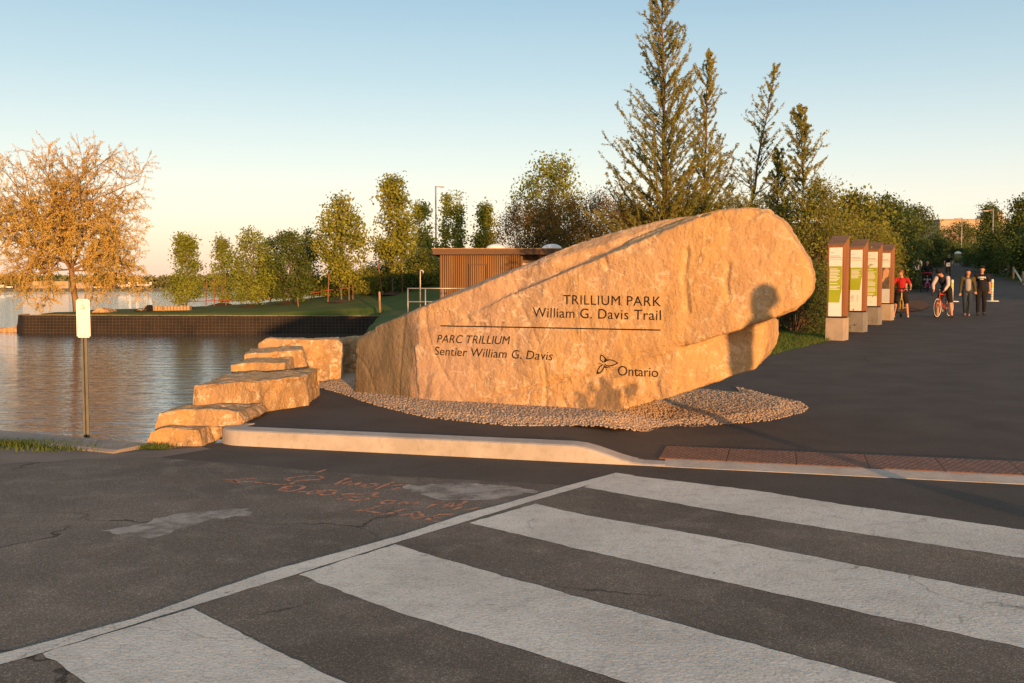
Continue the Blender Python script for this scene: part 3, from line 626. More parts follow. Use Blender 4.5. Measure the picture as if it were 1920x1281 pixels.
# left end facet
hull(bm, [FP(*p) for p in [(792, 790, 0), (786, 584, -.02), (800, 573, -.05), (663, 770, -.42), (666, 640, -.42), (682, 623, -.46), (730, 601, -.26)]]+[FP(*p)-RN*.9 for p in [(792, 780, 0), (800, 575, 0), (690, 770, -.3), (700, 630, -.3)]])
# bulge at the foot
hull(bm, [FP(*p) for p in [(795, 700, -.05), (812, 705, .035), (800, 790, .05), (840, 790, .05), (900, 760, .0), (830, 690, -.02), (900, 790, .02), (850, 790, -.3)]])
rock_base = Vector((.1, 12.0, .15))
fo = [(FP(1140, 738)-rock_base, .24), (FP(1090, 752)-rock_base, .14), (FP(1185, 735)-rock_base, .13)]
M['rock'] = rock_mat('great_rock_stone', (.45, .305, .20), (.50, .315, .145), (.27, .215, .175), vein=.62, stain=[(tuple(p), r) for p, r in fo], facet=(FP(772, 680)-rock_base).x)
GROOVES = [[FP(*q)-rock_base for q in g] for g in ([(880, 758), (960, 738), (1064, 711)], [(1160, 686), (1205, 665), (1284, 646)], [(1131, 483), (1138, 501)], [(1366, 497), (1361, 535), (1367, 560)], [(1288, 470), (1283, 520), (1290, 585)], [(870, 590), (878, 606), (905, 612)], [(1055, 752), (1062, 770)], [(1240, 690), (1228, 720), (1236, 742)], [(776, 600), (752, 660), (742, 745)])]
rock = rockify('sign_rock', bm, M['rock'], .020, rock_base, [(.7, .022, 'f'), (1.3, .018, 'c'), (5, .005, 'f'), (.9, .016, 'r'), (16, .006, 'f')], seed=2)
tag(rock, 'huge tilted tan rock carved with black park lettering, on pebbles', 'rock')

# lettering on the rock: outlines projected on to the stone
bpy.context.view_layer.update()
rb = BVHTree.FromPolygons([v.co[:] for v in rock.data.vertices], [p.vertices[:] for p in rock.data.polygons])
def on_rock(p, lift=.004):
    q = Vector(p)-rock_base; h = rb.ray_cast(q+RN*1.0, -RN)
    return (h[0]+RN*lift) if h[0] is not None else q+RN*lift
def split_long(bm, L):
    for _ in range(6):
        e = [x for x in bm.edges if x.calc_length() > L]
        if not e: break
        bmesh.ops.subdivide_edges(bm, edges=e, cuts=1); bmesh.ops.triangulate(bm, faces=[f for f in bm.faces if len(f.verts) > 3])
def carve_text(name, txt, pl, pr, shear=0.0, sp=1.0, capz=None, weight=0.0):
    A, B = FP(*pl), FP(*pr)
    c = bpy.data.curves.new('t', 'FONT'); c.body = txt; c.size = 1; c.shear = shear; c.space_character = sp; c.offset = weight; c.resolution_u = 5
    o = bpy.data.objects.new('t', c); COL.objects.link(o)
    dg = bpy.context.evaluated_depsgraph_get(); me = bpy.data.meshes.new_from_object(o.evaluated_get(dg)); bpy.data.objects.remove(o)
    bm = bmesh.new(); bm.from_mesh(me); bmesh.ops.triangulate(bm, faces=bm.faces[:])
    xs_ = [v.co.x for v in bm.verts]; x0, x1 = min(xs_), max(xs_); k = (B-A).length/(x1-x0); ax = (B-A).normalized()
    kz = k if capz is None else capz/.73
    for v in bm.verts: v.co = A+ax*((v.co.x-x0)*k)+Vector((0, 0, 1))*(v.co.y*kz)
    split_long(bm, .025)
    a_of = {v: (v.co-A).dot(ax) for v in bm.verts}
    iv_ = sorted((min(a_of[v] for v in f.verts), max(a_of[v] for v in f.verts)) for f in bm.faces)
    cuts, hi = [], iv_[0][1]
    for lo_, h_ in iv_:
        if lo_-hi > kz*.16: cuts.append((lo_+hi)/2)
        hi = max(hi, h_)
    for v in bm.verts: v.co = on_rock(v.co)
    edges = [-9]+cuts+[99]
    for w0, w1 in zip(edges[:-1], edges[1:]):                # one part per word
        b2 = bm.copy(); b2.verts.ensure_lookup_table()
        bmesh.ops.delete(b2, geom=[q for q, v in zip(b2.verts, bm.verts) if not (w0 < a_of[v] < w1)], context='VERTS')
        if len(b2.faces): bmobj(name, b2, M['ink'], rock)
    bm.free()
def hpx(x, y0, y1): return (FP(x, y0)-FP(x, y1)).length
carve_text('lettering', 'TRILLIUM PARK', (1055.5, 570.5), (1240, 574.5), sp=1.08, capz=hpx(1150, 554, 573))
carve_text('lettering', 'William G. Davis Trail', (998, 594.5), (1240, 600.5), sp=1.06, capz=hpx(1120, 578.5, 598))
carve_text('lettering', 'PARC TRILLIUM', (820, 642.5), (957, 646), shear=.22, sp=1.02, capz=hpx(890, 628, 644))
carve_text('lettering', 'Sentier William G. Davis', (815, 665.5), (1037, 675.8), shear=.18, sp=1.02, capz=hpx(920, 654, 671))
carve_text('lettering', 'Ontario', (1157.5, 704), (1232, 707.8), weight=.0, sp=.97, capz=hpx(1190, 686.5, 705.5))
def carve_strokes(name, strokes, w, polys=()):
    V, F = [], []
    for s_ in strokes:
        pl = [FP(*p) for p in s_]; P2 = [((p-RO).dot(RU), p.z) for p in pl]
        v, f = ribbon(dens(P2, .02), w); n = len(V)
        V += [on_rock(RO+RU*p.x+Vector((0, 0, p.y))) for p in v]; F += [[i+n for i in q] for q in f]
    for pg in polys:
        n = len(V); V += [on_rock(FP(*p)) for p in pg]; F.append(list(range(n, n+len(pg))))
    return pydata(name, V, F, M['ink'], rock)
carve_strokes('dividing_line', [[(824.5, 611.2), (1030, 615), (1238, 619)]], .014)
z3 = lambda *pts: [(1040+x/6.404, 520+y/6.404) for x, y in pts]
carve_strokes('trillium_emblem', [z3((588, 1022), (550, 992), (549, 960), (557, 932), (585, 945), (606, 968), (608, 992), (596, 1018)), z3((606, 1018), (622, 1000), (660, 990), (705, 998), (760, 1030), (712, 1052), (660, 1066), (622, 1060), (606, 1040)),
              z3((584, 1048), (545, 1072), (522, 1110), (505, 1163), (545, 1148), (578, 1112), (594, 1078), (597, 1052))], .0125,
              [z3((598, 948), (612, 1002), (662, 990), (628, 984)), z3((535, 1025), (546, 1046), (574, 1040), (550, 1036)), z3((596, 1060), (604, 1092), (688, 1078), (630, 1076)), z3((700, 1000), (762, 1031), (715, 1054), (740, 1031)), z3((548, 940), (560, 930), (584, 944), (560, 945)), z3((505, 1165), (520, 1115), (525, 1135), (548, 1148)),
               z3((634, 968), (642, 962), (648, 970), (640, 976)), z3((520, 1036), (526, 1032), (530, 1040), (524, 1045)), z3((612, 1108), (620, 1102), (628, 1109), (620, 1116))])

def prism(bm, front, shift, shrink=.94):           # front: world points
    f = [Vector(p) for p in front]; c = sum(f, Vector())/len(f)
    hull(bm, f+[c+(p-c)*shrink+Vector(shift) for p in f])
M['boulder'] = rock_mat('boulder_stone', (.42, .28, .155), (.48, .29, .11), (.25, .195, .145), vein=.7)
def boulder(label, pts, shift, seed, voxel=.022, amp=1.0, shrink=.94):
    bm = bmesh.new(); prism(bm, pts, shift, shrink)
    c = sum((Vector(p) for p in pts), Vector())/len(pts); loc = Vector((c.x+shift[0]/2, c.y+shift[1]/2, min(p[2] for p in pts)))
    bmesh.ops.translate(bm, verts=bm.verts[:], vec=-loc)
    bmesh.ops.dissolve_limit(bm, angle_limit=R(6), verts=bm.verts[:], edges=bm.edges[:]); bmesh.ops.bevel(bm, geom=bm.edges[:], offset=.008*max(1, amp), segments=1, affect='EDGES', clamp_overlap=True)
    bmesh.ops.triangulate(bm, faces=bm.faces[:]); L_ = voxel*2.2
    for _ in range(7):
        e = [x for x in bm.edges if x.calc_length() > L_]
        if not e: break
        bmesh.ops.subdivide_edges(bm, edges=e, cuts=1); bmesh.ops.triangulate(bm, faces=[f for f in bm.faces if len(f.verts) > 3])
    bm.normal_update(); off = Vector((seed*3.7, seed*1.3, -seed)); mv = []
    for v in bm.verts:
        q = v.co+off; dd = noise.voronoi(q*2.6)[0]
        d = .020*noise.fractal(q*1.8, 1.0, 2.0, 3)+.028*(min(.5, dd[1]-dd[0])-.25)+.010*noise.fractal(q*7, 1.0, 2.0, 3)-.018*max(0, 1-abs(noise.noise(Vector((q.x*1.2, q.y*1.2, q.z*5))))/.06)
        mv.append(v.normal*d*amp)
    for v, d in zip(bm.verts, mv): v.co += d
    o = bmobj('boulder', bm, M['boulder'], loc=loc, smooth=False)
    return tag(o, label, 'boulder', 'limestone boulders along the water edge')
def yline(pts, xa, Ya, xb, Yb): return [atY(x, y, Ya+(x-xa)/(xb-xa)*(Yb-Ya)) for x, y in pts]
boulder('low layered brown boulder at the seawall end, left of the kerb', yline([(286, 842), (290, 800), (298, 774), (330, 768), (445, 772), (460, 790), (385, 842)], 280, 9.75, 440, 9.95), (.05, 1.0, .0), 3)
boulder('bottom ledge stone jutting out at the seawall below the layered boulder', [atY(x, y, 9.55) for x, y in ((268, 842), (280, 810), (300, 803), (372, 805), (381, 842))], (.05, .5, 0), 4)
boulder('long flat-topped tan boulder lying behind the kerb end', yline([(360, 768), (363, 722), (450, 721), (520, 716), (574, 706), (578, 764), (520, 782), (430, 790)], 360, 10.15, 577, 11.55), (-.05, 1.15, .02), 5)
boulder('small tan boulder, lowest of the three stepped behind the long flat one', yline([(430, 720), (432, 684), (480, 679), (535, 680), (540, 720)], 430, 12.0, 540, 12.4), (-.05, .8, .02), 7)
boulder('middle boulder of the steps with a pale sloping top', yline([(455, 730), (458, 664), (520, 662), (566, 656), (576, 690), (590, 725)], 455, 12.9, 590, 13.2), (-.15, .75, .03), 9)
boulder('tallest squared boulder of the steps, next to the pebbles', yline([(487, 740), (486, 645), (500, 636), (632, 637), (641, 645), (637, 728), (590, 728)], 487, 13.9, 640, 14.2), (-.1, .9, 0), 11)
boulder('shaded dark boulder tucked behind the left end of the great rock', yline([(598, 720), (600, 640), (640, 633), (690, 632), (690, 720)], 600, 15.2, 690, 15.2), (0, .8, 0), 13)
boulder('small grey stone low at the water behind the long boulder', yline([(325, 790), (336, 764), (362, 757), (385, 760), (385, 790)], 336, 10.9, 385, 11.0), (0, .6, 0), 15, amp=.7)

# ------------------------------------------------------------------ vegetation
def rodrig(v, ax, a): return Matrix.Rotation(a, 3, ax) @ v
def seg_mesh(segs, k=5):
    S = np.array([(*a, *b, ra, rb) for a, b, ra, rb in segs], float)
    p0, p1, r0, r1 = S[:, :3], S[:, 3:6], S[:, 6:7], S[:, 7:8]
    d = p1-p0; L = np.linalg.norm(d, axis=1, keepdims=True); d = d/np.maximum(L, 1e-6)
    ref = np.where(np.abs(d[:, 2:3]) > .9, np.array([[1., 0, 0]]), np.array([[0, 0, 1.]]))
    a = np.cross(d, ref); a /= np.linalg.norm(a, axis=1, keepdims=True); b = np.cross(d, a)
    th = np.arange(k)*2*np.pi/k
    ring = a[:, None]*np.cos(th)[None, :, None]+b[:, None]*np.sin(th)[None, :, None]
    V = np.concatenate([p0[:, None]+ring*r0[:, None], p1[:, None]+ring*r1[:, None]], 1).reshape(-1, 3)
    n = len(S); base = (np.arange(n)*2*k)[:, None, None]; j = np.arange(k); q = np.stack([j, (j+1) % k, k+(j+1) % k, k+j], -1)[None]
    return V, (base+q).reshape(-1, 4)
def leaf_mesh(P, size, rs, aspect=.6, D=None, jitter=1.0):
    n = len(P); P = np.asarray(P, float)
    d = rs.normal(size=(n, 3)); d /= np.linalg.norm(d, axis=1, keepdims=True)
    if D is not None: d = np.asarray(D)+d*jitter; d /= np.linalg.norm(d, axis=1, keepdims=True)
    e = np.cross(d, rs.normal(size=(n, 3))); e /= np.linalg.norm(e, axis=1, keepdims=True)
    s = size*rs.uniform(.6, 1.4, (n, 1)); a = d*s/2; b = e*s*aspect/2
    V = np.stack([P-a, P+b, P+a, P-b], 1).reshape(-1, 3)
    return V, np.arange(4*n).reshape(-1, 4)
def bent(a, b, sag, rnd, n=3, r0=.02, r1=.008, segs=None):
    a, b = Vector(a), Vector(b); pts = []
    for i in range(n+1):
        f = i/n; p = a.lerp(b, f)+Vector((0, 0, sag*math.sin(math.pi*f)))
        if 0 < i < n: p += Vector((rnd.uniform(-1, 1), rnd.uniform(-1, 1), rnd.uniform(-1, 1)))*(b-a).length*.05
        pts.append(p)
    for i in range(n): segs.append((pts[i], pts[i+1], r0+(r1-r0)*i/n, r0+(r1-r0)*(i+1)/n))
    return pts
def cluster_tree(name, label, cat, loc, H, Rr, cb=.3, prof=None, ncl=60, per=45, leaf=.11, spread=.28, lm='leaf_young', bm_='bark', stems=1, seed=1, tr=.05, group=None, twigs=4, aspect=.7):
    rnd = random.Random(seed); rs = np.random.RandomState(seed); segs, LP = [], []
    prof = prof or (lambda f: math.sin(math.pi*min(1, .15+.85*f)**.8))
    trunks = []
    for s in range(stems):
        a0 = 2*math.pi*s/max(1, stems)+rnd.random(); lean = 0 if stems == 1 else rnd.uniform(.05, .16)
        p = Vector((0, 0, -.1)); pts = [p]; n = 8; hh = H*(1 if s == 0 else rnd.uniform(.75, .95))
        for i in range(n):
            p = p+Vector((math.cos(a0)*lean*hh/n+rnd.uniform(-.02, .02)*hh/n*4, math.sin(a0)*lean*hh/n+rnd.uniform(-.02, .02)*hh/n*4, hh/n)); pts.append(p)
        for i in range(n): segs.append((pts[i], pts[i+1], tr*(1-.85*i/n)/(stems**.4), tr*(1-.85*(i+1)/n)/(stems**.4)))
        trunks.append(pts)
    for c in range(ncl):
        f = rnd.random()**.85; h = H*(cb+(1-cb)*f); rad = Rr*prof(f)*math.sqrt(rnd.uniform(.12, 1)); a = rnd.uniform(0, 6.283)
        tp = trunks[c % stems]; cen = Vector((math.cos(a)*rad, math.sin(a)*rad, h))
        k = min(8, max(1, int(8*(h-.45*rad-.25)/H))); b0 = tp[k]
        pts = bent(b0, cen, .06*rad, rnd, 3, max(.006, tr*.28), .004, segs)
        for _ in range(twigs):
            e = cen+Vector((rnd.gauss(0, 1), rnd.gauss(0, 1), rnd.gauss(.3, 1)))*spread*1.1; segs.append((pts[-2].lerp(cen, rnd.random()), e, .005, .002))
        m = int(per*rnd.uniform(.5, 1.5)*(1.15-.5*f))
        LP.append(np.array(cen)+rs.normal(size=(m, 3))*spread*np.array([1, 1, .85]))
        LP.append(np.array(pts[2])+rs.normal(size=(m//4, 3))*spread*.7)
    LP = np.concatenate(LP)
    root = empty(name, loc, rnd.uniform(0, 6.28)); tag(root, label, cat, group)
    V, F = seg_mesh(segs); npmesh('trunk', V, F, M[bm_], root, smooth=True)
    V, F = leaf_mesh(LP, leaf, rs, aspect); npmesh('crown', V, F, M[lm], root)
    return root
def shrub(name, label, cat, loc, rx, ry, H, n=9000, leaf=.075, lm='leaf_hedge', seed=1, group=None, ncl=70, stems=14, clump=.22, twig=0, aspect=.5):
    rnd = random.Random(seed); rs = np.random.RandomState(seed); segs, LP, LD = [], [], []
    for c in range(ncl):
        a = rnd.uniform(0, 6.283); f = rnd.random()**.7; q = math.sqrt(max(0.02, 1-(f*.96)**2.4))*math.sqrt(rnd.uniform(.25, 1))
        cen = Vector((math.cos(a)*rx*q, math.sin(a)*ry*q, H*f*rnd.uniform(.9, 1.05)))
        bent((cen.x*.03, cen.y*.03, -.1), cen, .1*H, rnd, 3, .018, .005, segs)
        m = int(n/ncl*rnd.uniform(.4, 1.6)); LP.append(np.array(cen)+rs.normal(size=(m, 3))*clump*np.array([1, 1, 1.15])*rnd.uniform(.7, 1.3))
        for _ in range(twig):
            d = Vector((rnd.gauss(0, .6)+cen.x/rx*.5, rnd.gauss(0, .6)+cen.y/ry*.5, rnd.uniform(.2, 1.3))).normalized(); segs.append((cen, cen+d*rnd.uniform(.25, .7), .006, .002))
    LP = np.concatenate(LP); LP[:, 2] = np.abs(LP[:, 2])
    root = empty(name, loc, rnd.uniform(0, 6.28)); tag(root, label, cat, group)
    V, F = seg_mesh(segs, 4); npmesh('trunk', V, F, M['bark'], root, smooth=True)
    V, F = leaf_mesh(LP, leaf, rs, aspect); npmesh('crown', V, F, M[lm], root)
    return root
def larch(label, loc, H, Rr, seed, dens=1.0, lean=(0, 0), start=.06, up=.72, needles=1.0, power=.68):
    rnd = random.Random(seed); rs = np.random.RandomState(seed); segs, LP, LD = [], [], []
    n = 14; tp = [Vector((lean[0]*(i/n)**1.6*H+rnd.uniform(-.03, .03), lean[1]*(i/n)*H+rnd.uniform(-.03, .03), H*i/n-.1*(i == 0))) for i in range(n+1)]
    tr = H*.0095
    for i in range(n): segs.append((tp[i], tp[i+1], tr*(1-.93*i/n), tr*(1-.93*(i+1)/n)))
    nb = int(H*22*dens)
    for b in range(nb):
        f = start+(1-start)*((b+rnd.random())/nb)**1.35; k = min(n-1, int(f*n)); p = tp[k].lerp(tp[k+1], f*n-k)
        L = Rr*(1-f)**power*(rnd.uniform(.35, 1.0) if rnd.random() < .75 else rnd.uniform(.9, 1.4))+.12; a = rnd.uniform(0, 6.283); el = up*(.55+.75*f)+rnd.uniform(-.2, .2)
        d = Vector((math.cos(a)*math.cos(el), math.sin(a)*math.cos(el), math.sin(el))); m = max(3, int(L/.28)); q = p; r = .004+.008*L
        for i in range(m):
            d = (d+Vector((rnd.uniform(-.12, .12), rnd.uniform(-.12, .12), .07+rnd.uniform(-.1, .1)))).normalized(); q2 = q+d*L/m
            segs.append((q, q2, r*(1-i/m)+.002, r*(1-(i+1)/m)+.002))
            w = int(13*needles*rnd.uniform(.6, 1.4)*(L/m)/.28)+1
            for _ in range(w): LP.append(q.lerp(q2, rnd.random())); LD.append(d)
            if i >= 1 or L < .8:
                for _ in range(rnd.choice((1, 2, 2))):           # side twigs
                    t = (d+Vector((rnd.gauss(0, .6), rnd.gauss(0, .6), rnd.gauss(.1, .5)))).normalized(); l2 = rnd.uniform(.15, .5)*min(1, L)*(1-.4*i/m)
                    segs.append((q2, q2+t*l2, .004, .0015))
                    for _ in range(int(15*needles)+1): LP.append(q2+t*l2*rnd.random()); LD.append(t)
            q = q2
    root = empty('larch_tree', loc); tag(root, label, 'tree', 'larches behind the great rock')
    V, F = seg_mesh(segs, 4); npmesh('trunk', V, F, M['bark'], root, smooth=True)
    V, F = leaf_mesh(np.repeat(np.array([p[:] for p in LP]), 2, 0)+rs.normal(size=(2*len(LP), 3))*.02, .062, rs, .36, np.repeat(np.array([d[:] for d in LD]), 2, 0), .9); npmesh('crown', V, F, M['needle'], root)
    return root
def onland(px, Y, dz=0.0):
    X = (px-960)/FPX*Y; return Vector((X, Y, lz(X, Y)+dz))
def topH(px, py, Y): return atY(px, py, Y).z-onland(px, Y).z

# willow-like tree on the spit
def willow(label, loc, seed=5):
    rnd = random.Random(seed); rs = np.random.RandomState(seed); segs, LP, LD = [], [], []
    def grow(p, d, L, r, lev):
        m = 5 if lev < 3 else 3; q = p
        for i in range(m):
            w = .16 if lev else .07
            grav = (.05, .04, .03, -.03, -.08)[lev]
            d = (d+Vector((rnd.uniform(-w, w), rnd.uniform(-w, w), rnd.uniform(-w, w)+grav))).normalized(); q2 = q+d*L/m
            r2 = r*(1-.5*(i+1)/m) if lev < 4 else r*.5
            segs.append((q, q2, r*(1-.5*i/m), r2))
            if lev >= 2:
                for _ in range((0, 0, 3, 8, 12)[lev]): LP.append(q.lerp(q2, rnd.random())+Vector((rnd.gauss(0, .04), rnd.gauss(0, .04), rnd.gauss(-.02, .04)))); LD.append(d)
            if lev < 4 and (i >= 1 or lev > 0):
                for _ in range((2, 2, 3, 3)[lev] if i < m-1 else 2):
                    az = rnd.uniform(0, 6.283); an = rnd.uniform(.45, .95); t = d.orthogonal(); t.rotate(Matrix.Rotation(az, 3, d)); nd = (d*math.cos(an)+t*math.sin(an)).normalized()
                    if lev == 0: nd.z = max(nd.z, .25)
                    if rnd.random() < (1, .8, .57, .56)[lev]: grow(q2, nd, L*rnd.uniform(*((.75, .95), (.55, .8), (.45, .7), (.4, .6))[lev]), r2*.62, lev+1)
            q = q2
    trunk = [Vector(p) for p in ((.22, 0, -.3), (.12, 0, .7), (-.02, .05, 1.5), (-.10, .05, 2.3), (-.14, 0, 2.9))]
    rr = (.26, .22, .2, .19, .18)
    for i in range(4): segs.append((trunk[i], trunk[i+1], rr[i], rr[i+1]))
    for d, L, r in (((-.8, .1, .7), 4.2, .14), ((-.1, -.1, 1), 4.3, .14), ((.5, .2, .9), 4.1, .12), ((1, -.2, .16), 3.5, .07), ((-1, -.3, .12), 3.4, .07), ((.8, .5, .45), 3.4, .08), ((-.2, .6, .9), 3.6, .1), ((.2, -.8, .4), 2.8, .08), ((-.55, -.5, .8), 3.6, .1), ((.9, -.5, .0), 2.8, .05), ((-.9, .4, .0), 2.8, .05)):
        grow(trunk[-1]-Vector((0, 0, rnd.uniform(0, .5))), Vector(d).normalized(), L, r, 1)
    root = empty('willow_tree', loc); tag(root, label, 'tree')
    V, F = seg_mesh(segs, 4); npmesh('trunk', V, F, M['willow_bark'], root, smooth=True)
    V, F = leaf_mesh([p[:] for p in LP], .105, rs, .36, [d[:] for d in LD], .8); npmesh('crown', V, F, M['willow_twig'], root)
    return root
wil = willow('large spreading tree with fine orange-brown twigs on the far left spit', onland(139, 53.0))
wil.location.z = .0; wil.scale = (.82, .82, 1.0)

# young trees on the spit lawn
conic = lambda f: (1-.75*f)*min(1, .45+3*f); oval = lambda f: math.sin(math.pi*(.12+.86*f))**.75; tall = lambda f: (.55+.45*math.sin(math.pi*f))*(1-.55*f)
G_S = 'young trees planted on the far lawn'
for lab, px, top, Y, hw, cb, prof, sd_, stems, ncl, lm in (
    ('leftmost young tree on the far lawn, small and broad', 350, 447, 55.5, 44, .07, conic, 41, 3, 70, 'leaf_young'),
    ('thin young tree just right of the leftmost one on the lawn', 417, 447, 59, 26, .07, conic, 42, 2, 45, 'leaf_young'),
    ('full bright young tree, third from the left on the far lawn', 472, 432, 55.5, 42, .07, oval, 43, 3, 85, 'leaf_young'),
    ('shaded young tree standing behind and between two brighter ones', 508, 452, 61, 30, .07, oval, 44, 2, 60, 'leaf_dark'),
    ('dense dark green young tree near the middle of the lawn', 543, 437, 56.5, 44, .07, oval, 45, 3, 100, 'leaf_dark'),
    ('slim dark young tree left of the staked maple', 580, 432, 60, 28, .07, tall, 46, 2, 55, 'leaf_dark')):
    loc = onland(px, Y); H = topH(px, top, Y)
    cluster_tree('young_tree', lab, 'tree', loc, H, hw*Y/FPX, cb, prof, ncl, 80, .125, .20, lm, 'bark_pale', stems, sd_, .035, G_S)
for lab, px, top, Y, hw, cb, prof, sd_, ncl, lm in (
    ('staked young maple, the left of two taller maples on the lawn', 641, 371, 54.5, 46, .20, oval, 51, 95, 'leaf_maple'),
    ('tallest staked young maple, left of the lamp post', 737, 338, 55.5, 48, .20, tall, 52, 100, 'leaf_maple'),
    ('sparse yellowish young birch left of the lamp post', 790, 385, 64, 30, .10, tall, 53, 60, 'leaf_poplar'),
    ('slender poplar just right of the lamp post', 838, 368, 70, 13, .12, tall, 54, 38, 'leaf_poplar'),
    ('slender poplar second to the right of the lamp post', 859, 366, 70, 13, .10, tall, 55, 38, 'leaf_poplar'),
    ('small pointed young tree above the left part of the hut roof', 911, 388, 66, 27, .10, conic, 56, 60, 'leaf_maple')):
    loc = onland(px, Y); H = topH(px, top, Y)
    cluster_tree('young_tree', lab, 'tree', loc, H, hw*Y/FPX, cb, prof, ncl, 62, .16, .25, lm, 'bark_pale', 1, sd_, .05, 'taller young trees left of and above the hut')
# tree and bushes on the rise behind the hut
loc = onland(1035, 50); cluster_tree('poplar_tree', 'broad light green poplar above the bushes behind the hut', 'tree', loc, topH(1035, 298, 50), 2.2, .15, oval, 120, 55, .14, .30, 'leaf_poplar', 'bark', 3, 61, .07)
for lab, px, top, Y, hw, sd_ in (('twiggy brown bush nearest above the hut roof', 985, 390, 47, 2.0, 71), ('rounded yellow-brown bush behind the hut, below the poplar', 1055, 378, 46, 2.3, 72), ('brown bush between the poplar and the tallest larch', 1125, 372, 44, 2.2, 73)):
    loc = onland(px, Y); shrub('thicket_bush', lab, 'bush', loc, hw, 1.6, topH(px, top, Y), 16000, .085, 'leaf_bush', sd_, 'bushes behind the hut', 110, 16, .26, 7)
for k, (px, top, Y, rx, wh) in enumerate(((625, 535, 60, 1.4, 'at the left foot of the bank behind the first maple'), (668, 520, 60, 1.6, 'on the bank just right of the first maple trunk'), (705, 505, 61, 1.7, 'on the bank left of the tallest maple'), (745, 490, 61, 1.8, 'on the bank right behind the tallest maple trunk'), (785, 478, 61, 1.8, 'high on the bank below the yellowish birch'), (822, 470, 62, 1.6, 'at the bank top beside the hut roof'), (700, 535, 57, 1.3, 'low in front on the bank left of the tallest maple'), (770, 520, 57, 1.6, 'low in front on the bank behind the hooked pipe'), (812, 500, 57, 1.5, 'low in front against the left hut wall'))):
    loc = onland(px, Y); shrub('slope_shrub', 'dark shrub '+wh, 'shrub', loc, rx, 1.2, max(.7, topH(px, top, Y)), 3500, .13, 'leaf_dark' if k % 2 else 'leaf_hedge', 80+k, 'shrubs on the bank left of the hut', 40, 6, .28)
# larches
larch('tallest larch, rising out of the top of the picture', onland(1247, 30), topH(1228, -40, 30), 2.9, 101, 1.2, (-.02, 0))
larch('second larch with a slim leader, right of the tallest one', onland(1318, 31), topH(1310, 105, 31), 1.7, 102, .8, (.01, 0))
larch('sparse larch with its bare tip leaning right', onland(1392, 30), topH(1440, 135, 30), 1.5, 103, .7, (.13, 0), needles=.55)
larch('short thin larch between the leaning one and the rightmost one', onland(1455, 29), topH(1452, 285, 29), 1.1, 104, 1.0)
larch('rightmost larch, above the head of the great rock', onland(1506, 28), topH(1490, 205, 28), 1.6, 105, 1.1, (-.03, 0))
# hedge behind the rock and along the trail
G_H = 'shrubs between the great rock and the trail'
for lab, px, top, Y, rx, lm, sd_, n in (
    ('shrub rising behind the middle of the rock, under the tallest larch', 1175, 392, 31, 2.0, 'leaf_bush', 111, 14000), ('shrub behind the rock under the second larch', 1265, 378, 30.5, 1.9, 'leaf_hedge', 112, 14000),
    ('shrub behind the rock under the leaning larch', 1352, 376, 29, 1.7, 'leaf_hedge', 113, 13000), ('shrub just above the top of the rock head', 1440, 372, 28, 1.3, 'leaf_hedge', 114, 10000),
    ('tall yellow-green shrub just right of the rock head', 1520, 368, 26.5, 1.15, 'leaf_hedge', 115, 14000), ('lower shrub filling in under the rock head at the lawn', 1490, 500, 25, 1.0, 'leaf_dark', 116, 9000),
    ('tall shrub directly behind the nearest information post', 1578, 405, 33, 1.2, 'leaf_hedge', 117, 12000), ('bright yellow-green shrub behind the second and third posts', 1630, 432, 38, 1.1, 'leaf_hedge', 118, 12000), ('leafy shrub behind the farthest information post', 1655, 448, 46, 1.1, 'leaf_hedge', 119, 11000)):
    loc = onland(px, Y); shrub('hedge_shrub', lab, 'shrub', loc, rx, 1.1, topH(px, top, Y), n, .07, lm, sd_, G_H, 90, 16, .2, 3)
# darker trees further along the trail
G_T = 'dark trees further along the trail'
for lab, px, top, Y, R_, prof, sd_, lm in (
    ('dark tree behind the nearest information post', 1603, 372, 46, 1.5, oval, 121, 'leaf_hedge'), ('bushy dark tree behind the middle information posts', 1650, 376, 54, 1.9, oval, 122, 'leaf_dark'),
    ('dark round tree left of the trail above the white shirt cyclist', 1676, 384, 70, 2.4, oval, 123, 'leaf_dark'), ('broad dark tree left of where the trail disappears', 1712, 390, 86, 2.6, oval, 124, 'leaf_dark'),
    ('small dark tree in front of the pale building, where the trail ends', 1797, 418, 137, 3.2, oval, 125, 'leaf_dark'), ('pointed tree left of the right lamp post', 1850, 386, 88, 1.5, conic, 126, 'leaf_dark'),
    ('rounded dark tree right of the right lamp post', 1876, 425, 78, 1.9, oval, 127, 'leaf_dark'), ('pointed spruce-like tree at the right edge', 1908, 376, 72, 1.5, conic, 128, 'leaf_dark'), ('dark tree half cut by the right edge', 1945, 415, 66, 2.0, oval, 129, 'leaf_dark'), ('low dark tree left of the trail bin', 1768, 455, 118, 2.2, oval, 130, 'leaf_dark')):
    loc = onland(px, Y); cluster_tree('park_tree', lab, 'tree', loc, topH(px, top, Y), R_, .06, prof, 110, 60, .17, .34, lm, 'bark', 2, sd_, .08, G_T)
